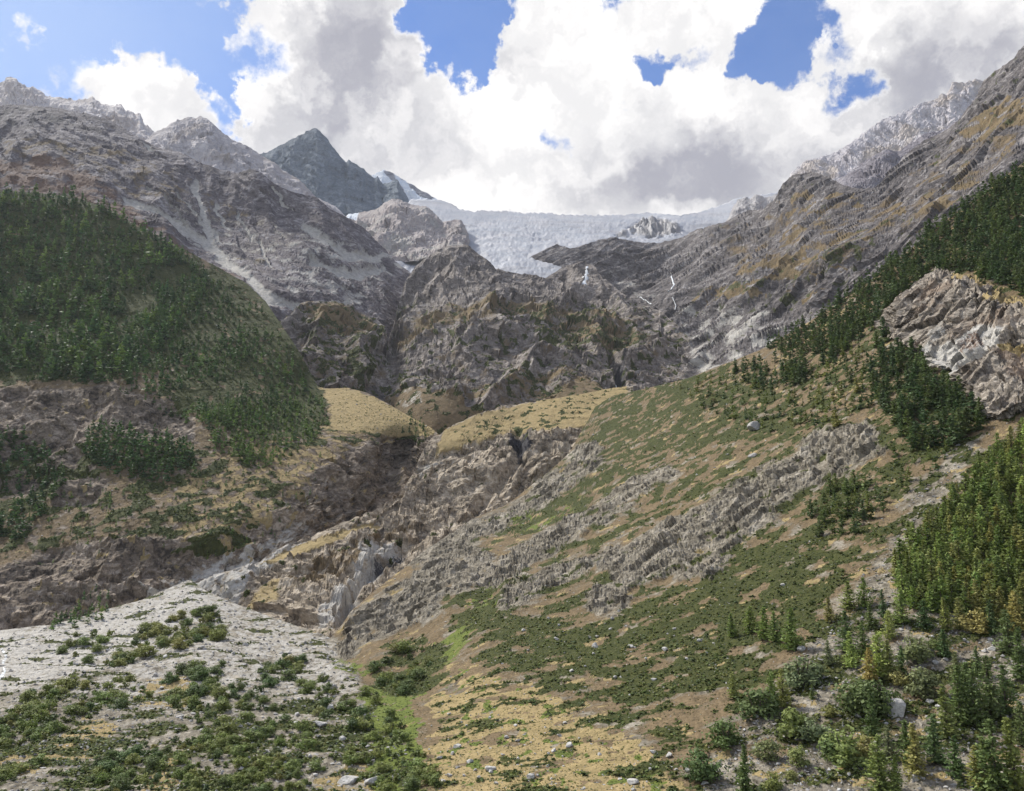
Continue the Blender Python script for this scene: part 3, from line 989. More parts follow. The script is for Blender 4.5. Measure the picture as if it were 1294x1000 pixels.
def f_relief(x, y, P, Z):
    h = 22 * rock_relief(P, 300, (.35, -.2, .9), 83, .5, .6, (.45, -.65, -.6, 3.0)) + 3.5 * rock_relief(P, 90, (.35, -.2, .9), 86, .6, 1.0, None, 0)
    gul = ridged(np.stack([P[:, 0] * .8 + P[:, 1] * .25, P[:, 1] * .12, P[:, 2] * .1], 1) / 130, 4, 88)
    h = h * (1 - .8 * Z['chute']) - 18 * Z['chute'] - 8 * (gul - .35)
    return h


M_LMOUNT = terrain_mat('mountain_scree', 2.7, ((0.05, 0.042, 0.045), (0.14, 0.12, 0.122), (0.33, 0.305, 0.3)), bump=.6, far_grass=True)
lmount = Landform('mountainside', F_TOP, F_BOT, F_PTS, 1.4, f_relief, f_zones, M_LMOUNT, back=.1)

# ---------- right mountainside
GR_PTS = [(1600, -130, 1750), (1600, 120, 1150), (1600, 0, 1400), (1294, 51, 1950), (1354, 20, 1900), (1354, 260, 1250), (1294, 230, 1350), (1294, 150, 1650), (1200, 290, 1400), (1228, 126, 2100), (1194, 161, 2200), (1106, 238, 2150), (1050, 330, 1780), (1014, 219, 2650), (983, 248, 2750),
          (950, 460, 1580), (900, 480, 1720), (860, 500, 1950), (966, 265, 2850), (886, 289, 3150), (847, 304, 3350), (774, 300, 3450), (671, 326, 3450), (720, 370, 3100), (850, 385, 2560), (780, 365, 3000), (900, 420, 2150),
          (950, 350, 2230), (1000, 400, 1850), (880, 340, 2700), (1150, 220, 2000), (1100, 380, 1560), (1000, 470, 1500), (820, 440, 2400)]
GR_TOP = [(664, 330), (671, 323), (690, 314), (704, 309), (720, 313), (740, 309), (752, 306), (765, 301), (774, 299), (800, 305), (825, 306), (847, 303), (870, 296), (886, 289), (900, 283), (915, 279), (932, 269), (950, 266), (966, 264),
          (973, 257), (983, 247), (988, 232), (998, 223), (1014, 219), (1030, 219), (1044, 224), (1060, 230), (1075, 235), (1092, 238), (1106, 237), (1125, 215), (1145, 192), (1167, 174), (1194, 161), (1211, 149),
          (1220, 135), (1228, 124), (1240, 100), (1250, 91), (1265, 82), (1279, 72), (1287, 58), (1294, 51), (1354, 15), (1600, -130)]
GR_BOT = [(664, 380), (780, 430), (850, 500), (900, 520), (960, 500), (1050, 430), (1150, 350), (1250, 275), (1354, 190), (1600, 20)]


def gr_zones(x, y, P, N):
    Z = {}
    w = nz(P, 120, 91, 4)
    w2 = nz(P, 38, 92, 4, (.6, .6, 1.4))
    xx, yy = x + w * 16, y + w2 * 9
    dry = .75 * zone(xx, yy, [(870, 375), (930, 345), (1000, 320), (1080, 280), (1090, 295), (1000, 350), (920, 385), (880, 388)], 8)
    dry = np.maximum(dry, .7 * zone(xx, yy, [(1180, 190), (1230, 150), (1294, 115), (1354, 90), (1354, 150), (1294, 165), (1220, 190)], 8))
    dry = np.maximum(dry, .42 * zone(xx, yy, [(980, 380), (1060, 300), (1150, 240), (1294, 160), (1294, 200), (1180, 270), (1080, 350), (1000, 400)], 10))
    dry = np.maximum(dry, .5 * zone(xx, yy, [(1010, 235), (1070, 240), (1100, 260), (1050, 300), (990, 320), (960, 330)], 12))
    Z['dry'] = patch(np.clip(dry, 0, 1) * .75, nz(P, 40, 93, 4, (.5, .5, 1.3)) * 1.25) * .85
    Z['soil'] = np.clip(.6 * zone(xx, yy, [(880, 300), (1000, 260), (1100, 250), (1294, 120), (1294, 200), (1100, 330), (950, 370)], 14) * (.6 + 1.4 * w2), 0, 1)
    pl = .6 * zone(xx, yy, [(850, 385), (900, 390), (990, 380), (1000, 420), (930, 480), (880, 480), (850, 430)], 10) * (.6 + 1.8 * w2)
    pl = np.maximum(pl, .5 * zone(xx, yy, [(740, 340), (800, 350), (840, 390), (800, 390), (760, 370)], 8) * (.6 + 1.5 * w2))
    pl = np.maximum(pl, .45 * zone(xx, yy, [(1180, 200), (1240, 190), (1260, 200), (1200, 230)], 7) * (.6 + 1.8 * w2))
    Z['pale'] = np.clip(pl, 0, 1)
    Z['green'] = patch(.18 + .2 * zone(xx, yy, [(880, 380), (1000, 330), (1100, 280), (1100, 330), (980, 400)], 10), nz(P, 30, 94, 4) * 1.2) * .6 * (x > 860)
    Z['dark'] = np.clip(.5 * zone(xx, yy, [(664, 330), (704, 309), (774, 299), (850, 303), (840, 330), (740, 330)], 5) + .35 * zone(xx, yy, [(1200, 160), (1250, 90), (1294, 50), (1354, 15), (1354, 70), (1250, 150)], 6)
                        + .4 * zone(xx, yy, [(985, 245), (1014, 219), (1060, 230), (1040, 270), (980, 300)], 8) * (.6 + w2), 0, 1) * .55
    return Z


def gr_relief(x, y, P, Z):
    h = 28 * rock_relief(P, 300, (-.5, .1, .85), 95, .5, .8, (.8, -.1, .55, 2.8)) + 3.5 * rock_relief(P, 75, (-.5, .1, .85), 98, .9, 1.0, (.8, -.1, .55, 2.0), 0)
    return h * sstep(P[:, 1], 900, 1700)


M_RMOUNT = terrain_mat('mountain_rock', 2.3, ((0.045, 0.039, 0.038), (0.13, 0.115, 0.11), (0.31, 0.285, 0.27)), bump=.6, far_grass=True)
rmount = Landform('mountainside', GR_TOP, GR_BOT, GR_PTS, 1.45, gr_relief, gr_zones, M_RMOUNT, back=.1)


# ---------- far peaks, ridges and the glacier
def far(name, top, ybot, dt, db, rock, amp, L, jag, seed, zones=None, px=4.0, n=(.2, -.4, .9), stain=None, step=1.5, strata=.5, blocks=.8, bottom=None, mat=None, rough=.92, grain=(0, .6, .8, 2.2)):
    x0, x1 = top[0][0], top[-1][0]
    bot = bottom or [(x0, ybot), (x1, ybot)]
    mean = sum(p[1] for p in top) / len(top)
    ty = np.array(top, float)

    def dfun(x, y):
        yt = np.interp(x, ty[:, 0], ty[:, 1])
        yb = np.interp(x, *np.array(bot, float).T)
        s = np.clip((yb - y) / (yb - yt), 0, 1.1)
        return db + (dt - db) * s ** 1.15

    def rel(x, y, P, Z):
        return amp * rock_relief(P, L, n, seed, strata, blocks, grain) + amp * .2 * rock_relief(P, L * .28, n, seed + 3, strata, 1.0, None, 0)
    m = mat or terrain_mat(name + '_rock', px, rock, bump=.8, stain=stain, rough=rough)
    return Landform(name, top, bot, None, step, rel, zones, m, back=.08, dfun=dfun, jag=jag, seed=seed, fade=.25)


def no_zone(x, y, P, N):
    return {'pale': x * 0}


far('mountain_ridge', [(-320, 80), (-200, 112), (-60, 118), (0, 107), (5, 101), (10, 98), (21, 99), (26, 105), (37, 110), (40, 107), (46, 112), (60, 121), (82, 125), (110, 125), (117, 122), (128, 129), (145, 135), (153, 131), (159, 140), (167, 141),
                       (171, 146), (176, 143), (183, 158), (193, 166), (201, 180), (225, 196), (260, 212)], 235, 4700, 3900, ((.42, .375, .36), (.58, .53, .505), (.68, .63, .59)), 42, 260, 1.5, 101, no_zone, bottom=[(-320, 190), (120, 190), (260, 250)], stain=(.36, .29, .24))  # rock paled: distance haze put into the ridge's colour
far('mountain_peak', [(170, 190), (192, 167), (210, 160), (220, 152), (238, 148), (247, 149), (254, 146), (270, 157), (292, 176), (309, 184), (327, 194), (349, 208), (369, 222), (381, 230), (391, 240), (401, 248), (421, 260), (440, 278), (455, 290)],
    260, 4200, 3500, ((.30, .27, .27), (.44, .405, .40), (.56, .52, .50)), 40, 300, .8, 111, no_zone, bottom=[(170, 215), (260, 250), (455, 320)], stain=(.33, .27, .22))  # peak lightened, part of its haze painted into the rock
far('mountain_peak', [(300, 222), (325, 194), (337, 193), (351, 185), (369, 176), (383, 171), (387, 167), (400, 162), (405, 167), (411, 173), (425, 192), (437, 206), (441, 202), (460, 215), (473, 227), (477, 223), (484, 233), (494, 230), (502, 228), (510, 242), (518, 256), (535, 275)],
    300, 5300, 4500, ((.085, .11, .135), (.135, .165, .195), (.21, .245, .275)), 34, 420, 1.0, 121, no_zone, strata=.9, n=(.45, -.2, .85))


def snow_z(x, y, P, N):
    w = nz(P, 120, 131, 4)
    return {'snow': np.clip(.75 + .9 * w - .9 * zone(x + 8 * w, y, [(516, 230), (530, 238), (546, 250), (530, 250)], 2) - .8 * zone(x, y, [(484, 214), (496, 219), (518, 252), (505, 240)], 3), 0, 1)}


far('snow_peak', [(470, 222), (484, 214), (496, 218), (514, 229), (520, 232), (528, 237), (538, 243), (547, 249), (557, 255), (575, 263)], 300, 5900, 5300, ((.16, .16, .18), (.26, .26, .28), (.4, .4, .42)), 45, 350, .8, 132, snow_z, px=5)


def mid_z(x, y, P, N):
    w = nz(P, 130, 141, 4)
    return {'dark': np.clip(.45 * zone(x + w * 8, y + w * 8, [(478, 285), (500, 283), (540, 292), (590, 283), (585, 305), (570, 300), (560, 290), (520, 292), (500, 290)], 4), 0, 1), 'snow': .8 * zone(x, y, [(438, 266), (455, 265), (450, 275), (436, 276)], 2),
            'pale': np.clip(.3 + w, 0, .6)}


far('rock_face', [(425, 278), (438, 270), (460, 267), (473, 263), (484, 259), (496, 252), (508, 253), (518, 258), (538, 261), (548, 270), (559, 279), (570, 279), (581, 278), (589, 288), (592, 300)], 335, 4100, 3350,
    ((.26, .22, .21), (.38, .335, .315), (.50, .45, .42)), 40, 300, .8, 142, mid_z, bottom=[(425, 324), (500, 324), (560, 320), (592, 318)])

# glacier: broken ice falling from the skyline
GL_PTS = [(460, 260, 4900), (519, 252, 4950), (570, 258, 4950), (640, 267, 4950), (733, 272, 4950), (818, 270, 4950), (900, 264, 4900), (985, 245, 4900), (530, 345, 3250), (600, 335, 3350), (660, 345, 3150), (720, 352, 3150), (760, 345, 3250),
          (480, 335, 3300), (640, 300, 4050), (740, 300, 4100), (850, 300, 4100), (950, 300, 4000), (560, 300, 4000), (985, 320, 3700), (460, 345, 3250), (860, 340, 3600)]
GL_TOP = [(470, 305), (480, 300), (505, 270), (519, 252), (540, 252), (556, 253), (570, 258), (580, 264), (597, 267), (615, 266), (638, 267), (660, 269), (682, 269), (710, 271), (733, 272), (760, 272), (784, 272), (805, 271), (818, 269), (840, 271), (858, 274), (867, 273), (885, 268), (900, 263), (915, 258), (932, 251), (985, 243)]
GL_BOT = [(470, 345), (600, 350), (700, 358), (760, 356), (860, 350), (985, 330)]


def gl_zones(x, y, P, N):
    w = nz(P, 160, 151, 4)
    w2 = nz(P, 50, 152, 4)
    rocks = zone(x + 10 * w, y + 6 * w2, [(790, 290), (810, 280), (835, 276), (858, 285), (860, 296), (820, 300)], 4)
    rocks = np.maximum(rocks, .7 * zone(x + 10 * w, y + 6 * w2, [(775, 300), (790, 290), (800, 300)], 4))
    return {'snow': np.clip(.85 + .7 * w2 - rocks * 1.2, 0, 1), 'rocks': rocks}


def gl_relief(x, y, P, Z):
    c = P / np.array([60, 75, 40.]) + .8 * nz(P, 90, 153, 3)[:, None]
    h = 4 * facets(c, 154) + 2.5 * facets(c * 2.3, 155) + 7 * (ridged(P * np.array([1, .6, 1]) / 130, 3, 156) - .4) + 22 * nz(P, 420, 157, 3)
    return h * (.35 + .65 * sstep(y, 262, 300)) + Z['rocks'] * 60 * rock_relief(P, 160, (.2, -.5, .8), 158)


mg, kg = new_mat('glacier_ice')
tg = mg.node_tree
gg_ = nd(tg, 'ShaderNodeNewGeometry')
n_a = kg.noise(gg_.outputs['Position'], 1 / 120, 6, .65)
n_b = kg.noise(gg_.outputs['Position'], 1 / 22, 5, .7)
n_c = kg.noise(kg.v('MULTIPLY', gg_.outputs['Position'], (.5, 1.0, 1.6)), 1 / 260, 5, .6, 1.2)
cg = kg.mix(kg.ss(n_a, .35, .65), (.34, .355, .385), (.42, .415, .43))
cg = kg.mix(kg.m('MULTIPLY', kg.ss(n_c, .50, .62), .55), cg, (.26, .255, .265))
cg = kg.mix(kg.m('MULTIPLY', kg.ss(n_b, .52, .7), .6), cg, (.36, .39, .43))
Bg = nd(tg, 'ShaderNodeAttribute', attribute_name='zone_b')
sg = nd(tg, 'ShaderNodeSeparateColor')
lk(tg, Bg.outputs['Color'], sg.inputs[0])
cg = kg.mix(kg.ss(sg.outputs[1], .2, .5), (.26, .25, .25), cg)
bg_ = nd(tg, 'ShaderNodeBump')
bg_.inputs['Strength'].default_value = .7
bg_.inputs['Distance'].default_value = 9.0
lk(tg, kg.m('ADD', n_a, n_b), bg_.inputs['Height'])
finish(mg, kg, cg, .6, bg_.outputs[0], .3)
Landform('glacier', GL_TOP, GL_BOT, GL_PTS, 1.4, gl_relief, gl_zones, mg, back=.05, jag=1.2, seed=159, smooth=True)

far('mountain_peak', [(915, 285), (925, 262), (932, 252), (942, 249), (948, 251), (956, 247), (966, 250), (980, 246), (1000, 246)], 300, 4300, 3800, ((.28, .26, .26), (.38, .36, .35), (.5, .48, .47)), 35, 220, .8, 161, no_zone)


def mr_z(x, y, P, N):
    return {'dark': x * 0 + .15}


far('mountain_ridge', [(1050, 240), (1065, 224), (1080, 214), (1092, 207), (1108, 196), (1123, 189), (1135, 190), (1150, 180), (1167, 170), (1190, 166), (1215, 150)], 270, 3100, 2500, ((.14, .125, .14), (.22, .20, .215), (.32, .30, .31)), 30, 220, 1.0, 171, mr_z, n=(.5, 0, .85))
far('mountain_ridge', [(985, 250), (1000, 217), (1014, 207), (1026, 201), (1038, 199), (1050, 194), (1065, 188), (1080, 177), (1092, 167), (1112, 153), (1125, 148), (1140, 141), (1160, 133), (1180, 126), (1192, 118), (1196, 122), (1204, 104), (1216, 106), (1238, 100), (1243, 106), (1275, 90)],
    300, 3950, 3300, ((.42, .39, .40), (.56, .525, .53), (.68, .64, .63)), 42, 260, 1.4, 181, no_zone, n=(.75, -.1, .65), strata=.7, stain=(.46, .38, .29))  # haze painted in: rock colour raised to set the ridge off

# valley base far below everything, reaching to the horizon
gb = mesh_np('valley_floor', np.array([(-5200, -700, -45), (5200, -700, -45), (5200, 6700, -45), (-5200, 6700, -45)]), np.array([[0, 1, 2, 3]]))
link('valley_floor', gb, simple_mat('valley_soil', (.10, .11, .05), (.2, .17, .1), .02), kind='structure')

# ------------------------------------------------------------------ vegetation
def leaf_quads(C, A, B):
    """diamond shaped sprays: centre, half long axis, half short axis"""
    n = len(C)
    V = np.stack([C - A, C + B, C + A, C - B], 1).reshape(-1, 3)
    F = np.arange(4 * n).reshape(n, 4)
    return V, F


def conifer(seed, levels=24, per=6, sprays=5, R=.22, base=.04, full=.8, size=.04):
    r = np.random.default_rng(seed)
    C, A, B = [], [], []
    lean = r.normal(0, .015, 2)
    for l in range(levels):
        t = base + (1 - base) * (l + r.uniform(-.3, .3)) / levels
        t = min(max(t, base), .985)
        rad = R * (1 - ((t - base) / (1 - base))) ** full * r.uniform(.75, 1.2) * (1 if t > base + .1 else .75) + .012
        for b in range(max(3, int(per * (1 - .45 * t)))):
            if r.random() < .10:
                continue
            th = r.uniform(0, 6.283)
            br = rad * r.uniform(.55, 1.15)
            d = np.array([math.cos(th), math.sin(th), 0])
            droop = r.uniform(-.25, .35)
            for q in range(sprays):
                f = (q + r.uniform(.3, 1)) / sprays
                c = d * br * f + np.array([lean[0] * t, lean[1] * t, t + br * f * droop * .6]) + r.normal(0, .012, 3)
                ax = d + r.normal(0, .55, 3)
                ax[2] += .25
                ax /= np.linalg.norm(ax)
                n2 = np.cross(ax, d * .9 + np.array([0, 0, .55]) + r.normal(0, .42, 3))
                n2 /= np.linalg.norm(n2) + 1e-6
                sz = size * r.uniform(.6, 1.3) * (1.15 - .5 * t)
                C.append(c)
                A.append(ax * sz)
                B.append(n2 * sz * r.uniform(.35, .6))
    C.append(np.array([lean[0], lean[1], .985]))
    A.append(np.array([0, 0, size * .9]))
    B.append(np.array([size * .3, 0, 0]))
    return leaf_quads(np.array(C), np.array(A), np.array(B))


def bush(seed, lobes=7, leaves=420, size=.085, flat=.8):
    """rounded multi-stemmed crown, unit height, base at z=0"""
    r = np.random.default_rng(seed)
    L = []
    for i in range(lobes):
        th = r.uniform(0, 6.283)
        rr = r.uniform(.05, .38)
        z = r.uniform(.20, .74) - rr * .35
        L.append((math.cos(th) * rr, math.sin(th) * rr, z, r.uniform(.17, .28)))
    L.append((0, 0, .66, .26))
    C, A, B = [], [], []
    for i in range(leaves):
        x, y, z, q = L[r.integers(len(L))] if r.random() > .12 else (r.uniform(-.25, .25), r.uniform(-.25, .25), .16, .2)
        n = r.normal(0, 1, 3)
        n /= np.linalg.norm(n)
        if n[2] < -.4 and r.random() < .6:
            n[2] *= -1
        c = np.array([x, y, z]) + n * q * r.uniform(.25, 1.08) * np.array([1, 1, flat + .2])
        c[2] = max(c[2] - .06, .02)
        ax = r.normal(0, 1, 3)
        ax = ax - n * (ax @ n) * .8
        ax /= np.linalg.norm(ax)
        n2 = np.cross(ax, n + np.array([0, 0, .3]) + r.normal(0, .42, 3))
        n2 /= np.linalg.norm(n2) + 1e-6
        sz = size * r.uniform(.6, 1.25)
        C.append(c)
        A.append(ax * sz)
        B.append(n2 * sz * .6)
    return leaf_quads(np.array(C), np.array(A), np.array(B))


def tube(points, radii, sides=6):
    V, F = [], []
    for i, (p, r) in enumerate(zip(points, radii)):
        p = np.array(p, float)
        for s_ in range(sides):
            a = 6.2832 * s_ / sides
            V.append(p + np.array([math.cos(a) * r, math.sin(a) * r, 0]))
    for i in range(len(points) - 1):
        for s_ in range(sides):
            a, b = i * sides + s_, i * sides + (s_ + 1) % sides
            F.append((a, b, b + sides, a + sides))
    return V, F


def trunk_mesh(seed, kind):
    r = random.Random(seed)
    V, F = [], []

    def add(pts, rad, sd):
        v, f = tube(pts, rad, sd)
        o = len(V)
        V.extend(v)
        F.extend([tuple(i + o for i in q) for q in f])
    if kind == 'conifer':
        add([(0, 0, -.04), (0, 0, .05), (.004, 0, .35), (0, .004, .7), (0, 0, .96)], [.026, .019, .014, .008, .002], 7)
        for i in range(14):
            z = r.uniform(.08, .85)
            a = r.uniform(0, 6.28)
            l = .18 * (1 - z) + .03
            add([(0, 0, z), (math.cos(a) * l, math.sin(a) * l, z + l * r.uniform(-.1, .3))], [.006, .0015], 4)
    else:
        for i in range(5):
            a = r.uniform(0, 6.28)
            l = r.uniform(.08, .3)
            add([(math.cos(a) * .03, math.sin(a) * .03, -.05), (math.cos(a) * l * .6, math.sin(a) * l * .6, .35), (math.cos(a) * l, math.sin(a) * l, .75)], [.022, .014, .004], 5)
    return mesh_np('trunk', np.array(V), np.array(F), True)


M_LEAF = foliage_mat('foliage_needles', 'object')
M_LEAF_S = foliage_mat('foliage_massed', 'attr')
M_BARK = simple_mat('bark', (.06, .045, .035), (.14, .11, .085), 3.0)

CON_HI = []
for i in range(8):
    V, F = conifer(200 + i, 30, 11, 5, R=[.22, .26, .19, .24, .28, .21, .25, .23][i], full=[.8, .7, .9, .75, .62, .85, .7, .8][i], size=.036)
    CON_HI.append((mesh_np('crown', V, F), trunk_mesh(i, 'conifer')))
CON_MID = []
for i in range(6):
    V, F = conifer(300 + i, 20, 9, 4, R=[.23, .26, .21, .25, .28, .22][i], full=[.8, .7, .85, .75, .6, .8][i], size=.052)
    CON_MID.append((mesh_np('crown', V, F), trunk_mesh(20 + i, 'conifer')))
BUSH_HI = []
for i in range(6):
    V, F = bush(400 + i, 14 + i % 4, 1300, .05)
    BUSH_HI.append((mesh_np('crown', V, F), trunk_mesh(40 + i, 'bush')))
for a_, b_ in CON_HI + CON_MID + BUSH_HI:
    a_.materials.append(M_LEAF)
    b_.materials.append(M_BARK)
CON_LO = [conifer(500 + i, 9, 5, 2, R=.22 + .02 * (i % 4), full=[.8, .65, .9, .7, .6][i % 5], size=.115) for i in range(7)]
CON_ML = [conifer(520 + i, 13, 6, 2, R=.22 + .02 * (i % 4), full=[.8, .65, .9, .7, .6][i % 5], size=.085) for i in range(6)]
BUSH_LO = [bush(600 + i, 5 + i % 4, 90, .15) for i in range(6)]
MAT_LO = [bush(700 + i, 5, 11, .32, .5) for i in range(6)]
TUFT_LO = [bush(720 + i, 3, 4, .45, .5) for i in range(6)]

ORDER = ['rock_crag', 'ground', 'rock_bench', 'hillside', 'rock_dome']
FRONT = [crag, ground, bench, hill, dome, lmount, rmount]


def ground_at(x, y):
    for l in FRONT:
        p = l.at(x, y)
        if p is not None:
            return p, l
    return None, None


TINT = dict(pine=(.066, .102, .036), dark=(.095, .130, .042), green=(.150, .182, .050), bright=(.155, .198, .050), light=(.235, .28, .075), olive=(.195, .20, .06), yellow=(.28, .245, .08), grey=(.14, .165, .070))


def tint(name, v=.15):
    c = np.array(TINT[name]) * random.uniform(1 - v, 1 + v)
    return (c[0] * random.uniform(.9, 1.1), c[1], c[2] * random.uniform(.9, 1.1))


def plant(name, variant, P, h, w, col, label, cat, group=None, sink=.02):
    """a tree or shrub: an empty at its foot with its trunk and crown"""
    e = bpy.data.objects.new(name, None)
    e.empty_display_size = .5
    e.location = (P[0], P[1], P[2] - sink * h)
    e.rotation_euler = (0, 0, random.uniform(0, 6.28))
    k_ = 1.12 if name == 'shrub' else 1.22
    e.scale = (h * w * k_, h * w * k_, h)
    COL.objects.link(e)
    e['label'], e['category'] = label, cat
    if group:
        e['group'] = group
    for nm, me in (('crown', variant[0]), ('trunk', variant[1])):
        o = bpy.data.objects.new(nm, me)
        o.parent = e
        COL.objects.link(o)
        o.color = (*col, 1)
    return e


def joined(name, variants, items, mat, label, kind='stuff', gain=1.0):
    """items: (P, h, w, rotz, tint) -> one mesh of many plants that read as one mass"""
    Vs, Fs, Ts = [], [], []
    off = 0
    r = np.random.default_rng(5)
    idx = r.integers(0, len(variants), len(items))
    for vi, (V, F) in enumerate(variants):
        sel = [it for it, q in zip(items, idx) if q == vi]
        if not sel:
            continue
        P = np.array([s_[0] for s_ in sel])
        h = np.array([s_[1] for s_ in sel])
        w = np.array([s_[2] for s_ in sel])
        a = np.array([s_[3] for s_ in sel])
        T = np.array([s_[4] for s_ in sel]) * gain
        ca, sa_ = np.cos(a), np.sin(a)
        X = (V[None, :, 0] * ca[:, None] - V[None, :, 1] * sa_[:, None]) * (h * w)[:, None]
        Y = (V[None, :, 0] * sa_[:, None] + V[None, :, 1] * ca[:, None]) * (h * w)[:, None]
        Z = V[None, :, 2] * h[:, None]
        VV = np.stack([X, Y, Z], -1) + P[:, None]
        n, m_ = VV.shape[:2]
        Vs.append(VV.reshape(-1, 3))
        Fs.append((F[None] + (np.arange(n) * m_)[:, None, None] + off).reshape(-1, F.shape[1]))
        Ts.append(np.concatenate([np.repeat(T[:, None], m_, 1), np.ones((n, m_, 1))], -1).reshape(-1, 4))
        off += n * m_
    me = mesh_np(name, np.concatenate(Vs), np.concatenate(Fs), False, {'tint': np.concatenate(Ts)})
    return link(name, me, mat, kind=kind, label=label)


def scatter(poly, n, mind, seed=0):
    r = np.random.default_rng(seed)
    pa = np.array(poly, float)
    lo, hi = pa.min(0), pa.max(0)
    cand = r.uniform(lo, hi, (n * 40, 2))
    cand = cand[in_poly(cand[:, 0], cand[:, 1], poly)]
    out, grid = [], {}
    for x, y in cand:
        if len(out) >= n:
            break
        g = (int(x // mind), int(y // mind))
        if any((x - a) ** 2 + (y - b) ** 2 < mind * mind for i in (-1, 0, 1) for j in (-1, 0, 1) for a, b in grid.get((g[0] + i, g[1] + j), ())):
            continue
        grid.setdefault(g, []).append((x, y))
        out.append((x, y))
    return out


def part_of(x, y, poly):
    """which part of a patch a plant stands in"""
    pa = np.array(poly, float)
    (x0, y0), (x1, y1) = pa.min(0), pa.max(0)
    u, v = (x - x0) / (x1 - x0), (y - y0) / (y1 - y0)
    a = ('top', 'upper', 'central', 'lower', 'bottom')[min(4, max(0, int(v * 5)))]
    b = ('far left', 'left', 'middle', 'right', 'far right')[min(4, max(0, int(u * 5)))]
    return a + ' ' + b


# ---------- trees on the stony slope at lower right, placed one by one: x, y of the foot, height in pixels, width factor, colour, kind
NEAR = [
    (887, 985, 42, 1.0, 'dark', 'b'), (917, 942, 33, 1.1, 'dark', 'b'), (941, 1003, 54, .9, 'dark', 'c'), (970, 959, 28, 1.0, 'grey', 'b'), (976, 998, 25, 1.0, 'green', 'b'),
    (1009, 968, 25, 1.0, 'olive', 'b'), (927, 884, 31, .9, 'olive', 'c'), (960, 905, 40, 1.1, 'dark', 'b'), (976, 900, 46, .9, 'green', 'c'), (990, 893, 44, 1.0, 'olive', 'c'), (1014, 867, 40, 1.1, 'grey', 'b'),
    (1004, 932, 38, 1.0, 'green', 'b'), (1027, 937, 31, 1.1, 'grey', 'b'), (1027, 886, 18, 1.0, 'dark', 'c'), (1048, 842, 28, 1.0, 'grey', 'c'), (1077, 845, 42, .95, 'light', 'c'),
    (1070, 824, 48, 1.0, 'dark', 'c'), (1092, 830, 42, .9, 'dark', 'c'), (1048, 786, 30, 1.1, 'olive', 'c'), (1072, 769, 34, 1.2, 'green', 'c'), (1092, 766, 36, 1.0, 'green', 'c'), (1116, 781, 34, .8, 'pine', 'c'),
    (1140, 789, 42, 1.0, 'bright', 'c'), (1100, 794, 30, 1.0, 'dark', 'c'), (1124, 807, 34, 1.1, 'light', 'c'), (1170, 795, 34, 1.1, 'pine', 'c'), (1196, 797, 38, 1.0, 'olive', 'c'), (1214, 795, 38, 1.0, 'olive', 'c'),
    (1236, 800, 33, 1.0, 'yellow', 'b'), (1253, 804, 42, .8, 'pine', 'c'), (1194, 832, 32, 1.1, 'pine', 'c'), (1000, 822, 50, 1.0, 'green', 'c'), (966, 808, 38, 1.1, 'green', 'c'), (948, 800, 32, 1.2, 'green', 'c'), (925, 805, 28, 1.1, 'green', 'c'),
    (980, 812, 36, 1.0, 'green', 'c'), (1112, 856, 52, 1.1, 'light', 'c'), (1126, 860, 46, 1.1, 'olive', 'c'), (1100, 862, 38, 1.0, 'yellow', 'c'), (1140, 852, 34, .9, 'dark', 'c'), (1157, 834, 36, 1.2, 'grey', 'b'), (1168, 879, 40, 1.0, 'grey', 'b'), (1137, 866, 22, 1.0, 'yellow', 'b'),
    (1092, 901, 46, 1.1, 'dark', 'b'), (1108, 897, 42, 1.0, 'dark', 'b'), (1102, 934, 54, .9, 'dark', 'c'), (1072, 964, 48, 1.1, 'green', 'b'), (1052, 960, 30, 1.1, 'dark', 'b'), (1090, 958, 34, 1.0, 'yellow', 'b'),
    (1112, 999, 64, 1.0, 'green', 'c'), (1133, 1003, 44, .95, 'bright', 'c'), (1148, 966, 50, 1.0, 'dark', 'c'), (1124, 960, 40, 1.0, 'grey', 'c'), (1160, 984, 62, 1.0, 'olive', 'c'), (1182, 965, 56, 1.0, 'dark', 'c'),
    (1198, 932, 60, .95, 'green', 'c'), (1214, 915, 68, 1.0, 'dark', 'c'), (1232, 915, 62, 1.0, 'dark', 'c'), (1252, 908, 72, .95, 'dark', 'c'), (1272, 903, 58, 1.0, 'dark', 'c'), (1222, 890, 48, 1.0, 'dark', 'c'), (1236, 856, 36, 1.0, 'dark', 'c'), (1210, 862, 34, 1.0, 'grey', 'c'),
    (1208, 982, 48, 1.0, 'dark', 'c'), (1236, 996, 46, 1.1, 'olive', 'c'), (1260, 1002, 84, .95, 'dark', 'c'), (1284, 1004, 88, .95, 'green', 'c'), (1246, 1000, 60, 1.0, 'green', 'c'), (1276, 826, 52, 1.0, 'dark', 'c'), (1290, 860, 62, .95, 'dark', 'c'),
    (1284, 800, 50, 1.0, 'yellow', 'c'), (1266, 790, 46, 1.0, 'olive', 'c'), (1292, 940, 50, 1.0, 'dark', 'c'), (1190, 760, 40, .9, 'green', 'c'), (1050, 905, 14, 1.3, 'olive', 'b'), (1216, 905, 16, 1.4, 'pine', 'b'), (1185, 822, 14, 1.6, 'dark', 'b'), (1000, 985, 12, 1.4, 'olive', 'b'),
]
BOULDER_XY = (1133, 897)
SECT = ['right', 'upper right', 'above', 'upper left', 'left', 'lower left', 'below', 'lower right']
ORD = ['nearest', 'second', 'third', 'fourth', 'fifth', 'sixth', 'seventh', 'eighth', 'ninth', 'tenth', 'eleventh', 'twelfth', 'thirteenth', 'fourteenth', 'fifteenth', 'sixteenth', 'seventeenth', 'eighteenth', 'nineteenth', 'twentieth', 'twenty-first', 'twenty-second', 'twenty-third', 'twenty-fourth']
CNAME = dict(pine='blackish green', dark='dark green', green='mid green', bright='fresh green', light='light yellow-green', olive='olive green', yellow='autumn yellow', grey='grey-green')


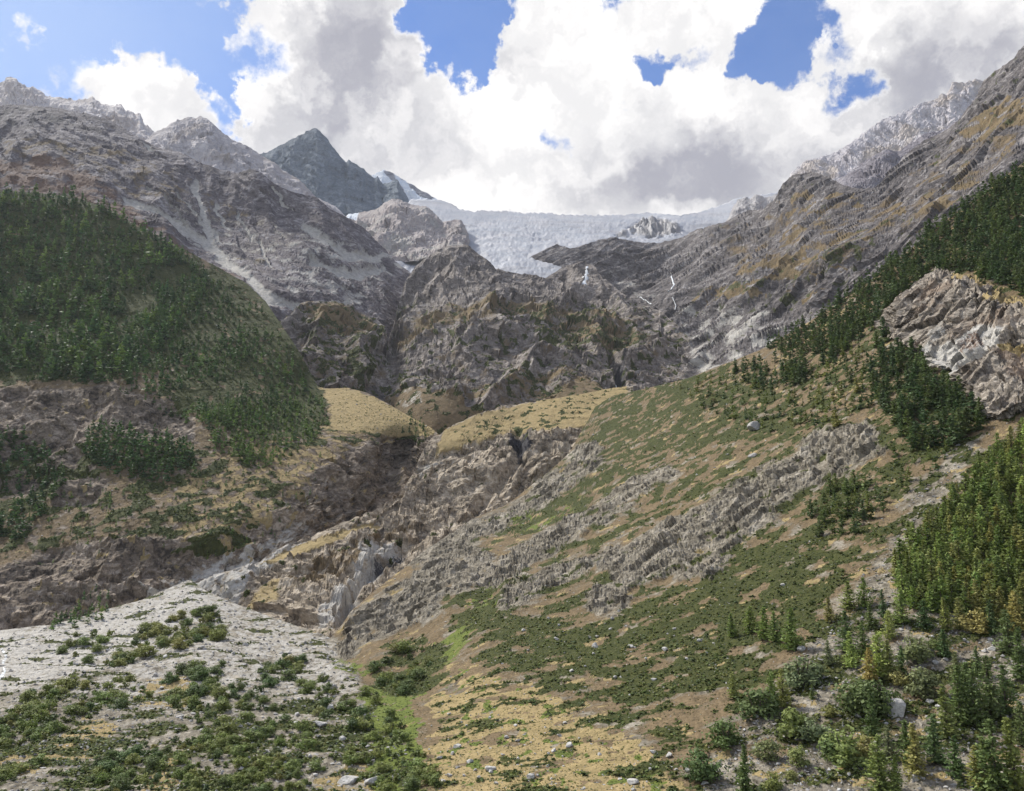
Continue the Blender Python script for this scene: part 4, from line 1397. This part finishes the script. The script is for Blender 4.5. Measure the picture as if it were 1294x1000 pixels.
def rank_labels(pts, what):
    """nth one in each of eight directions from the big white boulder"""
    out = {}
    for s_ in range(8):
        mem = []
        for i, (x, y) in enumerate(pts):
            a = math.degrees(math.atan2(BOULDER_XY[1] - y, x - BOULDER_XY[0])) % 360
            if int(((a + 22.5) % 360) // 45) == s_:
                mem.append((math.hypot(x - BOULDER_XY[0], y - BOULDER_XY[1]), i))
        for q, (_, i) in enumerate(sorted(mem)):
            side = SECT[s_] if SECT[s_] in ('above', 'below') else 'to the ' + SECT[s_] + ' of'
            out[i] = f'{ORD[q]} {what} {side} the big white boulder' if q < len(ORD) else None
    return out


lab_c = rank_labels([(t[0], t[1] - t[2] * .5) for t in NEAR], 'tree or bush')
for i, (x, y, hp, w, c, kd) in enumerate(NEAR):
    P, l = ground_at(min(x, 1345), min(y, 1050))
    h = hp * P[1] / F0 * 1.02
    lab = f'{CNAME[c]} {"larch" if kd == "c" else "bush"}, {lab_c[i]}'
    if kd == 'c':
        plant('larch_tree', CON_HI[i % 8], P, h, w * 1.1, [q * 1.45 for q in tint(c, .06)], lab, 'tree', 'larches on the stony slope')
    else:
        plant('shrub', BUSH_HI[i % 6], P, h, w * 1.15, [q * 1.35 for q in tint(c, .06)], lab, 'shrub', 'bushes on the stony slope')

# ---------- dense bright wood at the right edge
WOOD = [(1300, 535), (1262, 560), (1222, 610), (1180, 650), (1150, 680), (1128, 715), (1135, 745), (1165, 765), (1205, 768), (1245, 782), (1300, 790)]
wood = sorted(scatter(WOOD, 230, 7.2, 3), key=lambda p: p[1])
for i, (x, y) in enumerate(wood):
    P, l = ground_at(x, y + 14)
    if P is None:
        continue
    u = random.random()
    low = y > 700 and x > 1200
    c = 'yellow' if (low and u < .05) else 'olive' if (u < .12 or (low and u < .35)) else 'light' if u < .2 else 'bright' if u < .72 else 'green'
    h = random.uniform(8, 17)
    plant('larch_tree', CON_MID[i % 6], P, h, random.uniform(.9, 1.15), [q * 1.3 for q in tint(c, .25)], f'{CNAME[c]} {"tall" if h > 12.5 else "short"} larch, {part_of(x, y, WOOD)} part of the dense wood at the right edge', 'tree', f'{CNAME[c]} {"tall" if h > 12.5 else "short"} larches in the {part_of(x, y, WOOD)} part of the right-edge wood')

# ---------- dark pines on the right hillside
PINE_A = [(1330, 176), (1250, 232), (1200, 268), (1100, 348), (1020, 401), (960, 437), (925, 462), (960, 490), (1010, 480), (1060, 445), (1110, 405), (1150, 362), (1180, 335), (1250, 345), (1300, 370)]
PINE_B = [(1098, 440), (1110, 415), (1140, 425), (1165, 450), (1190, 480), (1225, 505), (1245, 530), (1225, 552), (1180, 560), (1150, 560), (1132, 530), (1105, 500)]
PINE_C = [(850, 488), (885, 474), (940, 452), (1000, 470), (1090, 425), (1110, 500), (1060, 535), (960, 540), (900, 515)]
PINE_D = [(1010, 655), (1050, 615), (1100, 600), (1120, 640), (1080, 668), (1030, 672)]
PINE_E = [(1125, 560), (1200, 560), (1190, 600), (1140, 620), (1130, 600)]
jobs = [(PINE_A, 620, 6.0, ('pine', 'dark'), (11, 18), 'the upper wood on the right ridge'),
        (PINE_B, 80, 8.0, ('pine', 'pine', 'dark'), (12, 18), 'the clump below the right crag'),
        (PINE_C, 150, 7, ('dark', 'pine', 'green', 'olive'), (5, 13), 'the thin wood below the ridge'),
        (PINE_D, 34, 8, ('dark', 'green'), (7, 12), 'the small group below the crag'),
        (PINE_E, 16, 10, ('dark', 'green'), (5, 9), 'the few under the clump by the crag')]
indiv = []
for poly, n, md, cols, hr, where in jobs:
    for x, y in scatter(poly, n, md, n):
        if poly is PINE_A and (x - 925) / 190 + .9 * float(perlin(np.array([[x / 26, y / 22, 3.]]), 8)[0]) < .25 and random.random() < .75:
            continue
        P, l = ground_at(x, y + 8) if ground_at(x, y + 8)[0] is not None else ground_at(x, y + 12)
        if l is crag:
            P = ground.at(x, y + 8) if y < np.interp(x, *np.array(CR_TOP, float).T) + 14 else None
        if P is None:
            continue
        h = random.uniform(*hr)
        indiv.append((h / P[1], P, h, random.choice(cols), ('tall ' if h > sum(hr) / 2 else 'short '), part_of(x, y, poly), where))
indiv.sort(key=lambda t: -t[0])
rest = []
for i, (sz, P, h, c, tall, part, where) in enumerate(indiv):
    if i < 300:
        plant('pine_tree', CON_MID[i % 6], P, h, random.uniform(1.1, 1.45), [q * 1.25 for q in tint(c)], f'{CNAME[c]} {tall}pine, {part} part of {where}', 'tree', f'{CNAME[c]} {tall}pines, {part} part of {where}')
    else:
        rest.append((P - np.array([0, 0, .3]), h, random.uniform(1.2, 1.5), random.uniform(0, 6.28), tint(c)))

for x, y in scatter([(1335, 165), (1430, 105), (1430, 330), (1335, 360)], 240, 7, 61) + scatter([(1304, 540), (1430, 430), (1430, 800), (1304, 790)], 260, 8.5, 62):
    P = ground.at(x, y + 10)
    if P is not None:
        rest.append((P - np.array([0, 0, .3]), random.uniform(11, 17), random.uniform(1.2, 1.6), random.uniform(0, 6.28), tint('dark' if y < 365 else 'bright')))

# ---------- left wood and scattered trees far off
lt = []


def far_trees(poly, n, md, cols, hr, seed, dy=4, out=lt):
    for x, y in scatter(poly, n, md, seed):
        P, l = ground_at(x, y + dy)
        if P is None:
            continue
        q = float(perlin(P[None] / 90.0, 5)[0])
        if q < -.42 and random.random() < .75:
            continue
        u = random.random() + q * .45
        c = cols[int(np.clip(u, 0, .999) * len(cols))]
        out.append((P - np.array([0, 0, .5]), random.uniform(*hr) * (1 + .2 * q), random.uniform(1.0, 1.5), random.uniform(0, 6.28), tint(c, .28)))


FOREST = [(-140, 225), (-55, 233), (0, 238), (90, 245), (130, 259), (200, 296), (240, 318), (262, 350), (250, 385), (225, 420), (190, 455), (160, 472), (130, 485), (100, 480), (60, 476), (0, 484), (-55, 490), (-140, 495)]
far_trees(FOREST, 1500, 5.8, ('pine', 'pine', 'dark', 'dark', 'dark', 'green'), (9, 34), 1)
far_trees([(205, 310), (262, 345), (300, 375), (330, 430), (300, 470), (240, 490), (150, 495), (180, 440)], 260, 6.0, ('pine', 'dark', 'dark'), (9, 24), 12)
far_trees([(240, 330), (300, 365), (340, 400), (380, 460), (400, 500), (330, 540), (250, 530), (180, 500), (220, 420), (255, 360)], 330, 7.0, ('pine', 'dark', 'dark', 'green'), (8, 19), 2)
far_trees([(105, 545), (130, 530), (170, 550), (240, 560), (248, 600), (200, 606), (140, 596), (108, 575)], 110, 5.5, ('pine', 'dark'), (14, 22), 3)
far_trees([(-50, 560), (20, 545), (70, 575), (85, 610), (60, 640), (20, 690), (-50, 700)], 130, 6, ('pine', 'pine', 'dark'), (14, 21), 4)
far_trees([(255, 520), (310, 500), (400, 505), (420, 525), (390, 560), (330, 590), (270, 570)], 190, 6, ('dark', 'green', 'green'), (9, 18), 5)
far_trees([(60, 600), (260, 590), (410, 560), (400, 620), (330, 690), (200, 690), (60, 700)], 170, 8, ('dark', 'green', 'olive', 'grey'), (4, 10), 6)
far_trees([(508, 540), (520, 525), (538, 535), (542, 552), (525, 556)], 14, 6, ('pine', 'dark'), (10, 14), 7)
far_trees([(85, 770), (110, 745), (150, 752), (130, 782), (60, 792)], 26, 7, ('dark', 'green'), (7, 11), 8)
joined('conifer_forest', CON_LO, lt, M_LEAF_S, 'dark conifer forest covering the left hillside', gain=np.array([.78, 1.0, .85]))
if rest:
    joined('pine_forest', CON_LO, rest, M_LEAF_S, 'farther dark pines in the upper wood on the right ridge')

# ---------- bushes on the pale gravel fan
FANB = [
    ([(-10, 905), (40, 880), (110, 862), (150, 872), (165, 890), (110, 905), (60, 925), (0, 945), (-10, 940)], 130, 6.2, 'green', 'on the left edge of the gravel fan'),
    ([(150, 850), (180, 845), (245, 855), (260, 880), (240, 905), (180, 900), (155, 880)], 22, 9, 'green', 'beside the bare gravel mound on the fan'),
    ([(125, 840), (180, 795), (240, 770), (275, 775), (290, 800), (240, 815), (190, 825), (140, 845)], 75, 6.2, 'olive', 'near the top of the gravel fan'),
    ([(60, 840), (90, 800), (140, 798), (120, 835)], 14, 9, 'green', 'by the bare gravel on the fan'),
    ([(200, 850), (280, 830), (300, 880), (260, 915), (225, 900)], 60, 6.5, 'dark', 'in the middle of the gravel fan'),
    ([(325, 850), (345, 822), (385, 830), (372, 858), (340, 868)], 22, 8, 'dark', 'in the round thicket right on the fan'),
    ([(280, 860), (340, 870), (360, 895), (300, 890)], 18, 8, 'dark', 'below the round thicket of the fan'),
    ([(225, 940), (290, 905), (350, 905), (400, 925), (410, 965), (370, 1000), (330, 1030), (220, 1030)], 200, 6.6, 'green', 'in the big thicket at the fan bottom'),
    ([(430, 890), (470, 870), (510, 920), (550, 970), (560, 1030), (460, 1030), (440, 960)], 130, 7.0, 'green', 'in the strip below the green trough'),
    ([(100, 1030), (120, 965), (170, 935), (225, 930), (210, 960), (180, 1030)], 90, 6.8, 'dark', 'between the brown mounds'),
    ([(-10, 960), (30, 950), (60, 960), (20, 985), (-10, 990)], 12, 9, 'green', 'on the brown mound at lower left'),
    ([(380, 860), (430, 850), (440, 900), (400, 905)], 18, 9, 'green', 'on the white boulders right of the fan'),
    ([(470, 838), (500, 815), (540, 812), (545, 850), (510, 875), (480, 860)], 45, 7.5, 'dark', 'in the dark thicket beside the green trough'),
]
fb = []
for poly, n, md, c, where in FANB:
    for x, y in scatter(poly, n, md, int(poly[0][0]) + 77):
        if float(perlin(np.array([[x / 17, y / 11, 9.]]), 4)[0]) < -.12 and random.random() < .8:
            continue
        P, l = ground_at(x, min(y + 4, 1050))
        if P is None:
            continue
        h = random.choice((7, 9, 11, 13, 16)) * random.uniform(.85, 1.15) * P[1] / F0
        cc = random.choice((c, c, 'green', 'olive' if random.random() < .4 else 'dark'))
        fb.append((h / P[1], P, h, cc, where, part_of(x, y, poly), 'tall ' if h / P[1] * F0 > 11 else 'low '))
fb.sort(key=lambda t: -t[0])
fr = []
for i, (sz, P, h, c, where, part, tall) in enumerate(fb):
    if i < 300:
        plant('shrub', BUSH_HI[i % 6], P, h, random.uniform(1.05, 1.45), [q * 1.3 for q in tint(c)], f'{CNAME[c]} {tall}bush {where}, {part} part', 'shrub', f'{CNAME[c]} {tall}bushes {where}, {part} part', .04)
    else:
        fr.append((P - np.array([0, 0, .2]), h, random.uniform(1.05, 1.45), random.uniform(0, 6.28), tint(c)))

# ---------- low heath mats and far scrub
hm = []
tf = []
r_ = np.random.default_rng(9)


def mats(layer, key, n, hr, wr, cols, thr=.5, out=hm):
    Z = layer.Z[key]
    jj, ii = np.where(Z > thr)
    keep = np.where(layer.yb[ii] + (layer.yt[ii] - layer.yb[ii]) * jj / (layer.ny - 1) < 1010)[0]
    for q in r_.choice(keep, min(n, len(keep)), replace=False):
        P = layer.P[jj[q], ii[q]]
        out.append((P - np.array([0, 0, .12]), r_.uniform(*hr), r_.uniform(*wr), r_.uniform(0, 6.28), tint(random.choice(cols), .22)))


mats(ground, 'green', 15000, (.5, 1.3), (1.5, 2.8), ('dark', 'green', 'olive', 'green'))
mats(ground, 'lime', 900, (.4, .8), (1.6, 2.6), ('light', 'bright'))
mats(hill, 'green', 6500, (1.2, 3.0), (1.2, 1.9), ('dark', 'green', 'pine'))
mats(dome, 'green', 3500, (2.0, 4.5), (1.3, 2.2), ('dark', 'grey', 'olive'))
mats(bench, 'green', 500, (1.2, 2.4), (1.3, 2.0), ('dark', 'olive'))
mats(ground, 'soil', 11000, (.25, .6), (1.2, 2.4), ('dark', 'olive', 'green', 'grey'), .35, tf)
mats(ground, 'dry', 4500, (.25, .55), (1.2, 2.2), ('olive', 'yellow', 'olive', 'green'), .4, tf)
mats(ground, 'scree', 1600, (.25, .6), (1.2, 2.2), ('olive', 'grey', 'green'), .4, tf)
mats(hill, 'soil', 2600, (.8, 1.8), (1.2, 2.0), ('dark', 'pine', 'olive'), .35, tf)
mats(hill, 'knoll', 260, (.8, 1.8), (1.2, 2.0), ('dark', 'olive', 'green'), .5)
mats(hill, 'dry', 500, (.8, 1.6), (1.2, 2.0), ('dark', 'olive', 'green'), .5)
joined('tufts', TUFT_LO, tf, M_LEAF_S, 'small grass and herb tufts dotted over soil, meadow and scree', gain=.85)
joined('heath', MAT_LO, hm, M_LEAF_S, 'low green heath and juniper mats covering the slopes', gain=.85)
if fr:
    joined('thicket', BUSH_LO, fr, M_LEAF_S, 'thicket of smaller bushes spread over the gravel fan')


# ------------------------------------------------------------------ boulders and stones
def rock_mesh(seed, sub=2, cuts=9):
    """angular block: a sphere cut flat by random planes"""
    r = np.random.default_rng(seed)
    t = (1 + 5 ** .5) / 2
    V = [(-1, t, 0), (1, t, 0), (-1, -t, 0), (1, -t, 0), (0, -1, t), (0, 1, t), (0, -1, -t), (0, 1, -t), (t, 0, -1), (t, 0, 1), (-t, 0, -1), (-t, 0, 1)]
    F = [(0, 11, 5), (0, 5, 1), (0, 1, 7), (0, 7, 10), (0, 10, 11), (1, 5, 9), (5, 11, 4), (11, 10, 2), (10, 7, 6), (7, 1, 8), (3, 9, 4), (3, 4, 2), (3, 2, 6), (3, 6, 8), (3, 8, 9), (4, 9, 5), (2, 4, 11), (6, 2, 10), (8, 6, 7), (9, 8, 1)]
    if sub < 0:      # small stones: an irregular eight-sided chip
        V = [(1, 0, 0), (-1, 0, 0), (0, 1, 0), (0, -1, 0), (0, 0, 1), (0, 0, -1)]
        F = [(0, 2, 4), (2, 1, 4), (1, 3, 4), (3, 0, 4), (2, 0, 5), (1, 2, 5), (3, 1, 5), (0, 3, 5)]
        V = [np.array(v) * r.uniform(.7, 1.2) + r.normal(0, .18, 3) for v in V]
    V = [np.array(v) / (np.linalg.norm(v) if sub >= 0 else 1) for v in V]
    for _ in range(max(sub, 0)):
        mid, F2 = {}, []
        for a, b, c in F:
            ids = []
            for p, q in ((a, b), (b, c), (c, a)):
                key = (min(p, q), max(p, q))
                if key not in mid:
                    m = V[p] + V[q]
                    V.append(m / np.linalg.norm(m))
                    mid[key] = len(V) - 1
                ids.append(mid[key])
            F2 += [(a, ids[0], ids[2]), (b, ids[1], ids[0]), (c, ids[2], ids[1]), tuple(ids)]
        F = F2
    V = np.array(V)
    for i in range(cuts):
        n = r.normal(0, 1, 3)
        n /= np.linalg.norm(n)
        o = r.uniform(.45, .75)
        d = V @ n
        V = V - np.clip(d - o, 0, None)[:, None] * n
    V = V * r.uniform(.7, 1.15, 3) * np.array([1.1, 1, .8])
    V = V + r.normal(0, .012, V.shape)
    return V, np.array(F)


M_STONE = simple_mat('boulder_stone', (.30, .285, .26), (.56, .54, .505), 1.2, .9, .5, .15)
M_GREYS = simple_mat('grey_stone', (.25, .235, .215), (.48, .46, .43), 1.4, .9, .5, .15)
ROCKV = [rock_mesh(800 + i) for i in range(8)]
ROCKM = []
for V, F in ROCKV:
    a_ = mesh_np('boulder', V, F)
    a_.materials.append(M_STONE)
    b_ = mesh_np('boulder', V, F)
    b_.materials.append(M_GREYS)
    ROCKM.append((a_, b_))


def boulder(x, y, wp, white, label, group=None, i=0, sq=(1, 1, 1), dims=None):
    P, l = ground_at(x, y)
    if P is None:
        return
    s_ = wp * P[1] / F0 / 1.7
    o = link('boulder', ROCKM[i % 8][0 if white else 1], None, label=label, cat='boulder', group=group)
    o.location = (P[0], P[1], P[2] + s_ * .2)
    o.rotation_euler = (random.uniform(-.3, .3), random.uniform(-.3, .3), random.uniform(0, 6.28))
    o.scale = (s_ * sq[0], s_ * sq[1], s_ * sq[2])
    return o


boulder(1133, 903, 30, True, 'biggest block, a white angular boulder between the larches at lower right', None, 3, (1, .9, 1.0))
HAND = [(1073, 888, 9, 1), (1006, 866, 6, 1), (1253, 823, 10, 1), (1160, 745, 10, 1), (1170, 742, 7, 1), (1012, 823, 9, 1), (1080, 967, 8, 0), (1105, 940, 10, 0), (1158, 985, 12, 1), (1160, 975, 8, 1), (990, 742, 6, 1), (955, 543, 18, 0), (952, 577, 10, 0),
        (720, 944, 9, 1), (578, 945, 8, 1), (620, 973, 10, 1), (670, 984, 11, 1), (594, 963, 8, 1), (752, 818, 12, 1), (840, 822, 8, 1), (798, 818, 7, 1), (800, 990, 12, 1), (845, 955, 9, 1), (700, 950, 6, 1), (1108, 398, 16, 0), (1215, 915, 7, 1), (1232, 975, 8, 1), (1288, 858, 9, 1),
        (890, 990, 8, 1), (868, 975, 7, 1), (1018, 950, 6, 1), (1170, 862, 8, 1), (1142, 866, 6, 1), (930, 960, 6, 0), (1060, 905, 8, 0), (1272, 945, 8, 1), (440, 985, 22, 1), (470, 988, 14, 1), (420, 870, 12, 1), (405, 920, 12, 1), (432, 935, 10, 1), (418, 895, 12, 1)]
lab_b = rank_labels([(a, b) for a, b, _, _ in HAND], 'boulder')
for i, (x, y, wp, wh) in enumerate(HAND):
    boulder(x, y, wp, wh, f'{"pale" if wh else "grey"} boulder, {lab_b[i].replace(" boulder ", " block ", 1)}', None, i)
BZ = [([(900, 930), (1000, 860), (1100, 780), (1160, 740), (1294, 780), (1294, 1000), (880, 1000)], 120, 'on the stony slope at lower right', 4, 8),
      ([(545, 890), (700, 900), (850, 960), (870, 1000), (560, 1000)], 36, 'on the yellow meadow', 3.5, 7),
      ([(640, 780), (900, 760), (930, 860), (720, 880)], 24, 'among the heath of the right slope', 3.5, 7),
      ([(10, 850), (120, 790), (250, 760), (330, 800), (430, 860), (430, 990), (250, 930)], 70, 'on the pale gravel fan', 4, 8)]
nb_ = 0
for poly, n, where, lo, hi in BZ:
    for x, y in scatter(poly, n, 9, n + 5):
        wh = random.random() < .7
        boulder(x, y, random.uniform(lo, hi) * random.uniform(.7, 1), wh, f'small {"pale" if wh else "grey"} boulder {where}, {part_of(x, y, poly)} part', f'small {"pale" if wh else "grey"} boulders {where}, {part_of(x, y, poly)} part', nb_)
        nb_ += 1

# smaller stones past counting
ST_LO = [rock_mesh(850 + i, -1, 2) for i in range(8)]
mst, kst = new_mat('loose_stone')
cst = nd(mst.node_tree, 'ShaderNodeAttribute', attribute_name='tint').outputs['Color']
finish(mst, kst, cst, .9)
stn = []


def stones(layer, key, n, smin, smax, thr=.5, bright=(.2, .45)):
    jj, ii = np.where(layer.Z[key] > thr)
    yy = layer.yb[ii] + (layer.yt[ii] - layer.yb[ii]) * jj / (layer.ny - 1)
    keep = np.where(yy < 1015)[0]
    for q in r_.choice(keep, min(n, len(keep)), replace=False):
        P = layer.P[jj[q], ii[q]]
        s_ = (smin + (smax - smin) * r_.random() ** 3) * P[1] / F0
        v = r_.uniform(*bright)
        stn.append((P, s_, r_.uniform(.9, 1.5), r_.uniform(0, 6.28), (v, v * .96, v * .90)))


stones(ground, 'fan', 8000, .5, 3.0, .5, (.14, .44))
stones(ground, 'scree', 6000, .5, 2.8, .5, (.12, .40))
stones(ground, 'dry', 900, .5, 2.0)
stones(ground, 'soil', 2500, .5, 1.8, .4, (.2, .5))
stones(hill, 'soil', 500, .5, 1.6, .4)
joined('scattered_stones', ST_LO, stn, mst, 'loose pale stones strewn over the fan and the slope')


# ------------------------------------------------------------------ waterfalls and stream
mw, kw = new_mat('white_water')
gw = nd(mw.node_tree, 'ShaderNodeNewGeometry')
nw = kw.noise(kw.v('MULTIPLY', gw.outputs['Position'], (1, 1, .3)), .25, 5, .7)
cw = kw.mix(kw.ss(nw, .38, .62), (.42, .45, .47), (.78, .80, .81))
finish(mw, kw, cw, .35, None, .5)


def ribbon(name, layer, path, wpx, lift=3.0):
    """falling water: a rounded strip following the rock"""
    pts = []
    for (x0, y0), (x1, y1) in zip(path[:-1], path[1:]):
        m = max(2, int(math.hypot(x1 - x0, y1 - y0) / 2))
        for i in range(m):
            t = i / m
            pts.append((x0 + (x1 - x0) * t, y0 + (y1 - y0) * t))
    V = []
    cols = 7
    nrow = 0
    r = random.Random(int(path[0][0]))
    for i, (x, y) in enumerate(pts):
        f = i / max(1, len(pts) - 1)
        wd = (wpx[0] + (wpx[1] - wpx[0]) * f) * r.uniform(.8, 1.2)
        c = layer.at(x, y)
        if c is None:
            continue
        nrow += 1
        m = c[1] / F0
        lft = lift + wd * m * .08
        for j in range(cols):
            u = j / (cols - 1) * 2 - 1
            p = c + np.array([u * wd * .5 * m, 0, 0])
            to = CAM - p
            to[2] *= .3
            to = to / np.linalg.norm(to)
            V.append(p + (to * .8 + np.array([0, 0, .3])) * lft * (1 - u * u) + np.array([0, 0, r.uniform(-.3, .3) * lift * .3]) - to * lift * .8 * abs(u))
    n = nrow
    idx = np.arange(n * cols).reshape(n, cols)
    F = np.stack([idx[:-1, :-1], idx[:-1, 1:], idx[1:, 1:], idx[1:, :-1]], -1).reshape(-1, 4)
    return link(name, mesh_np(name, np.array(V), F, True), mw, kind='structure')


ribbon('waterfall', dome, [(742, 338), (742, 344), (740, 350), (739, 356), (737, 364)], (4, 9), 2)
ribbon('waterfall', rmount, [(847, 346), (849, 354), (853, 361), (850, 367), (843, 371)], (2.2, 3.6), 4)
ribbon('waterfall', rmount, [(852, 380), (854, 386), (851, 392)], (1.2, 1.8), 4)
ribbon('waterfall', rmount, [(805, 372), (812, 378), (825, 384)], (1.4, 2), 4)
ribbon('waterfall', dome, [(780, 474), (785, 482), (791, 488)], (4, 9), 5)
ribbon('waterfall', bench, [(470, 718), (462, 728), (455, 735)], (3, 6), 2)
ribbon('stream', ground, [(-10, 806), (-2, 813), (3, 821), (8, 829), (4, 838), (6, 846), (-1, 856), (-6, 866), (-16, 878)], (3, 5), .02)

# ------------------------------------------------------------------ haze: one closed box of thin air round everything
def closed_box(name, lo, hi):
    x0, y0, z0 = lo
    x1, y1, z1 = hi
    V = np.array([(x0, y0, z0), (x1, y0, z0), (x1, y1, z0), (x0, y1, z0), (x0, y0, z1), (x1, y0, z1), (x1, y1, z1), (x0, y1, z1)])
    F = np.array([[0, 3, 2, 1], [4, 5, 6, 7], [0, 1, 5, 4], [1, 2, 6, 5], [2, 3, 7, 6], [3, 0, 4, 7]])
    return mesh_np(name, V, F)


hz = bpy.data.materials.new('haze_air')
hz.use_nodes = True
hz.node_tree.nodes.clear()
hv = nd(hz.node_tree, 'ShaderNodeVolumePrincipled')
hv.inputs['Color'].default_value = (.90, .93, 1.0, 1)
hv.inputs['Density'].default_value = 0.000017
hv.inputs['Anisotropy'].default_value = 0.2
ho = nd(hz.node_tree, 'ShaderNodeOutputMaterial')
lk(hz.node_tree, hv.outputs[0], ho.inputs['Volume'])
link('haze', closed_box('haze', (-5300, -800, min([-45.0] + [l.zmin for l in LAYERS]) - 1.5), (5300, 6800, 3400)), hz, kind='stuff')
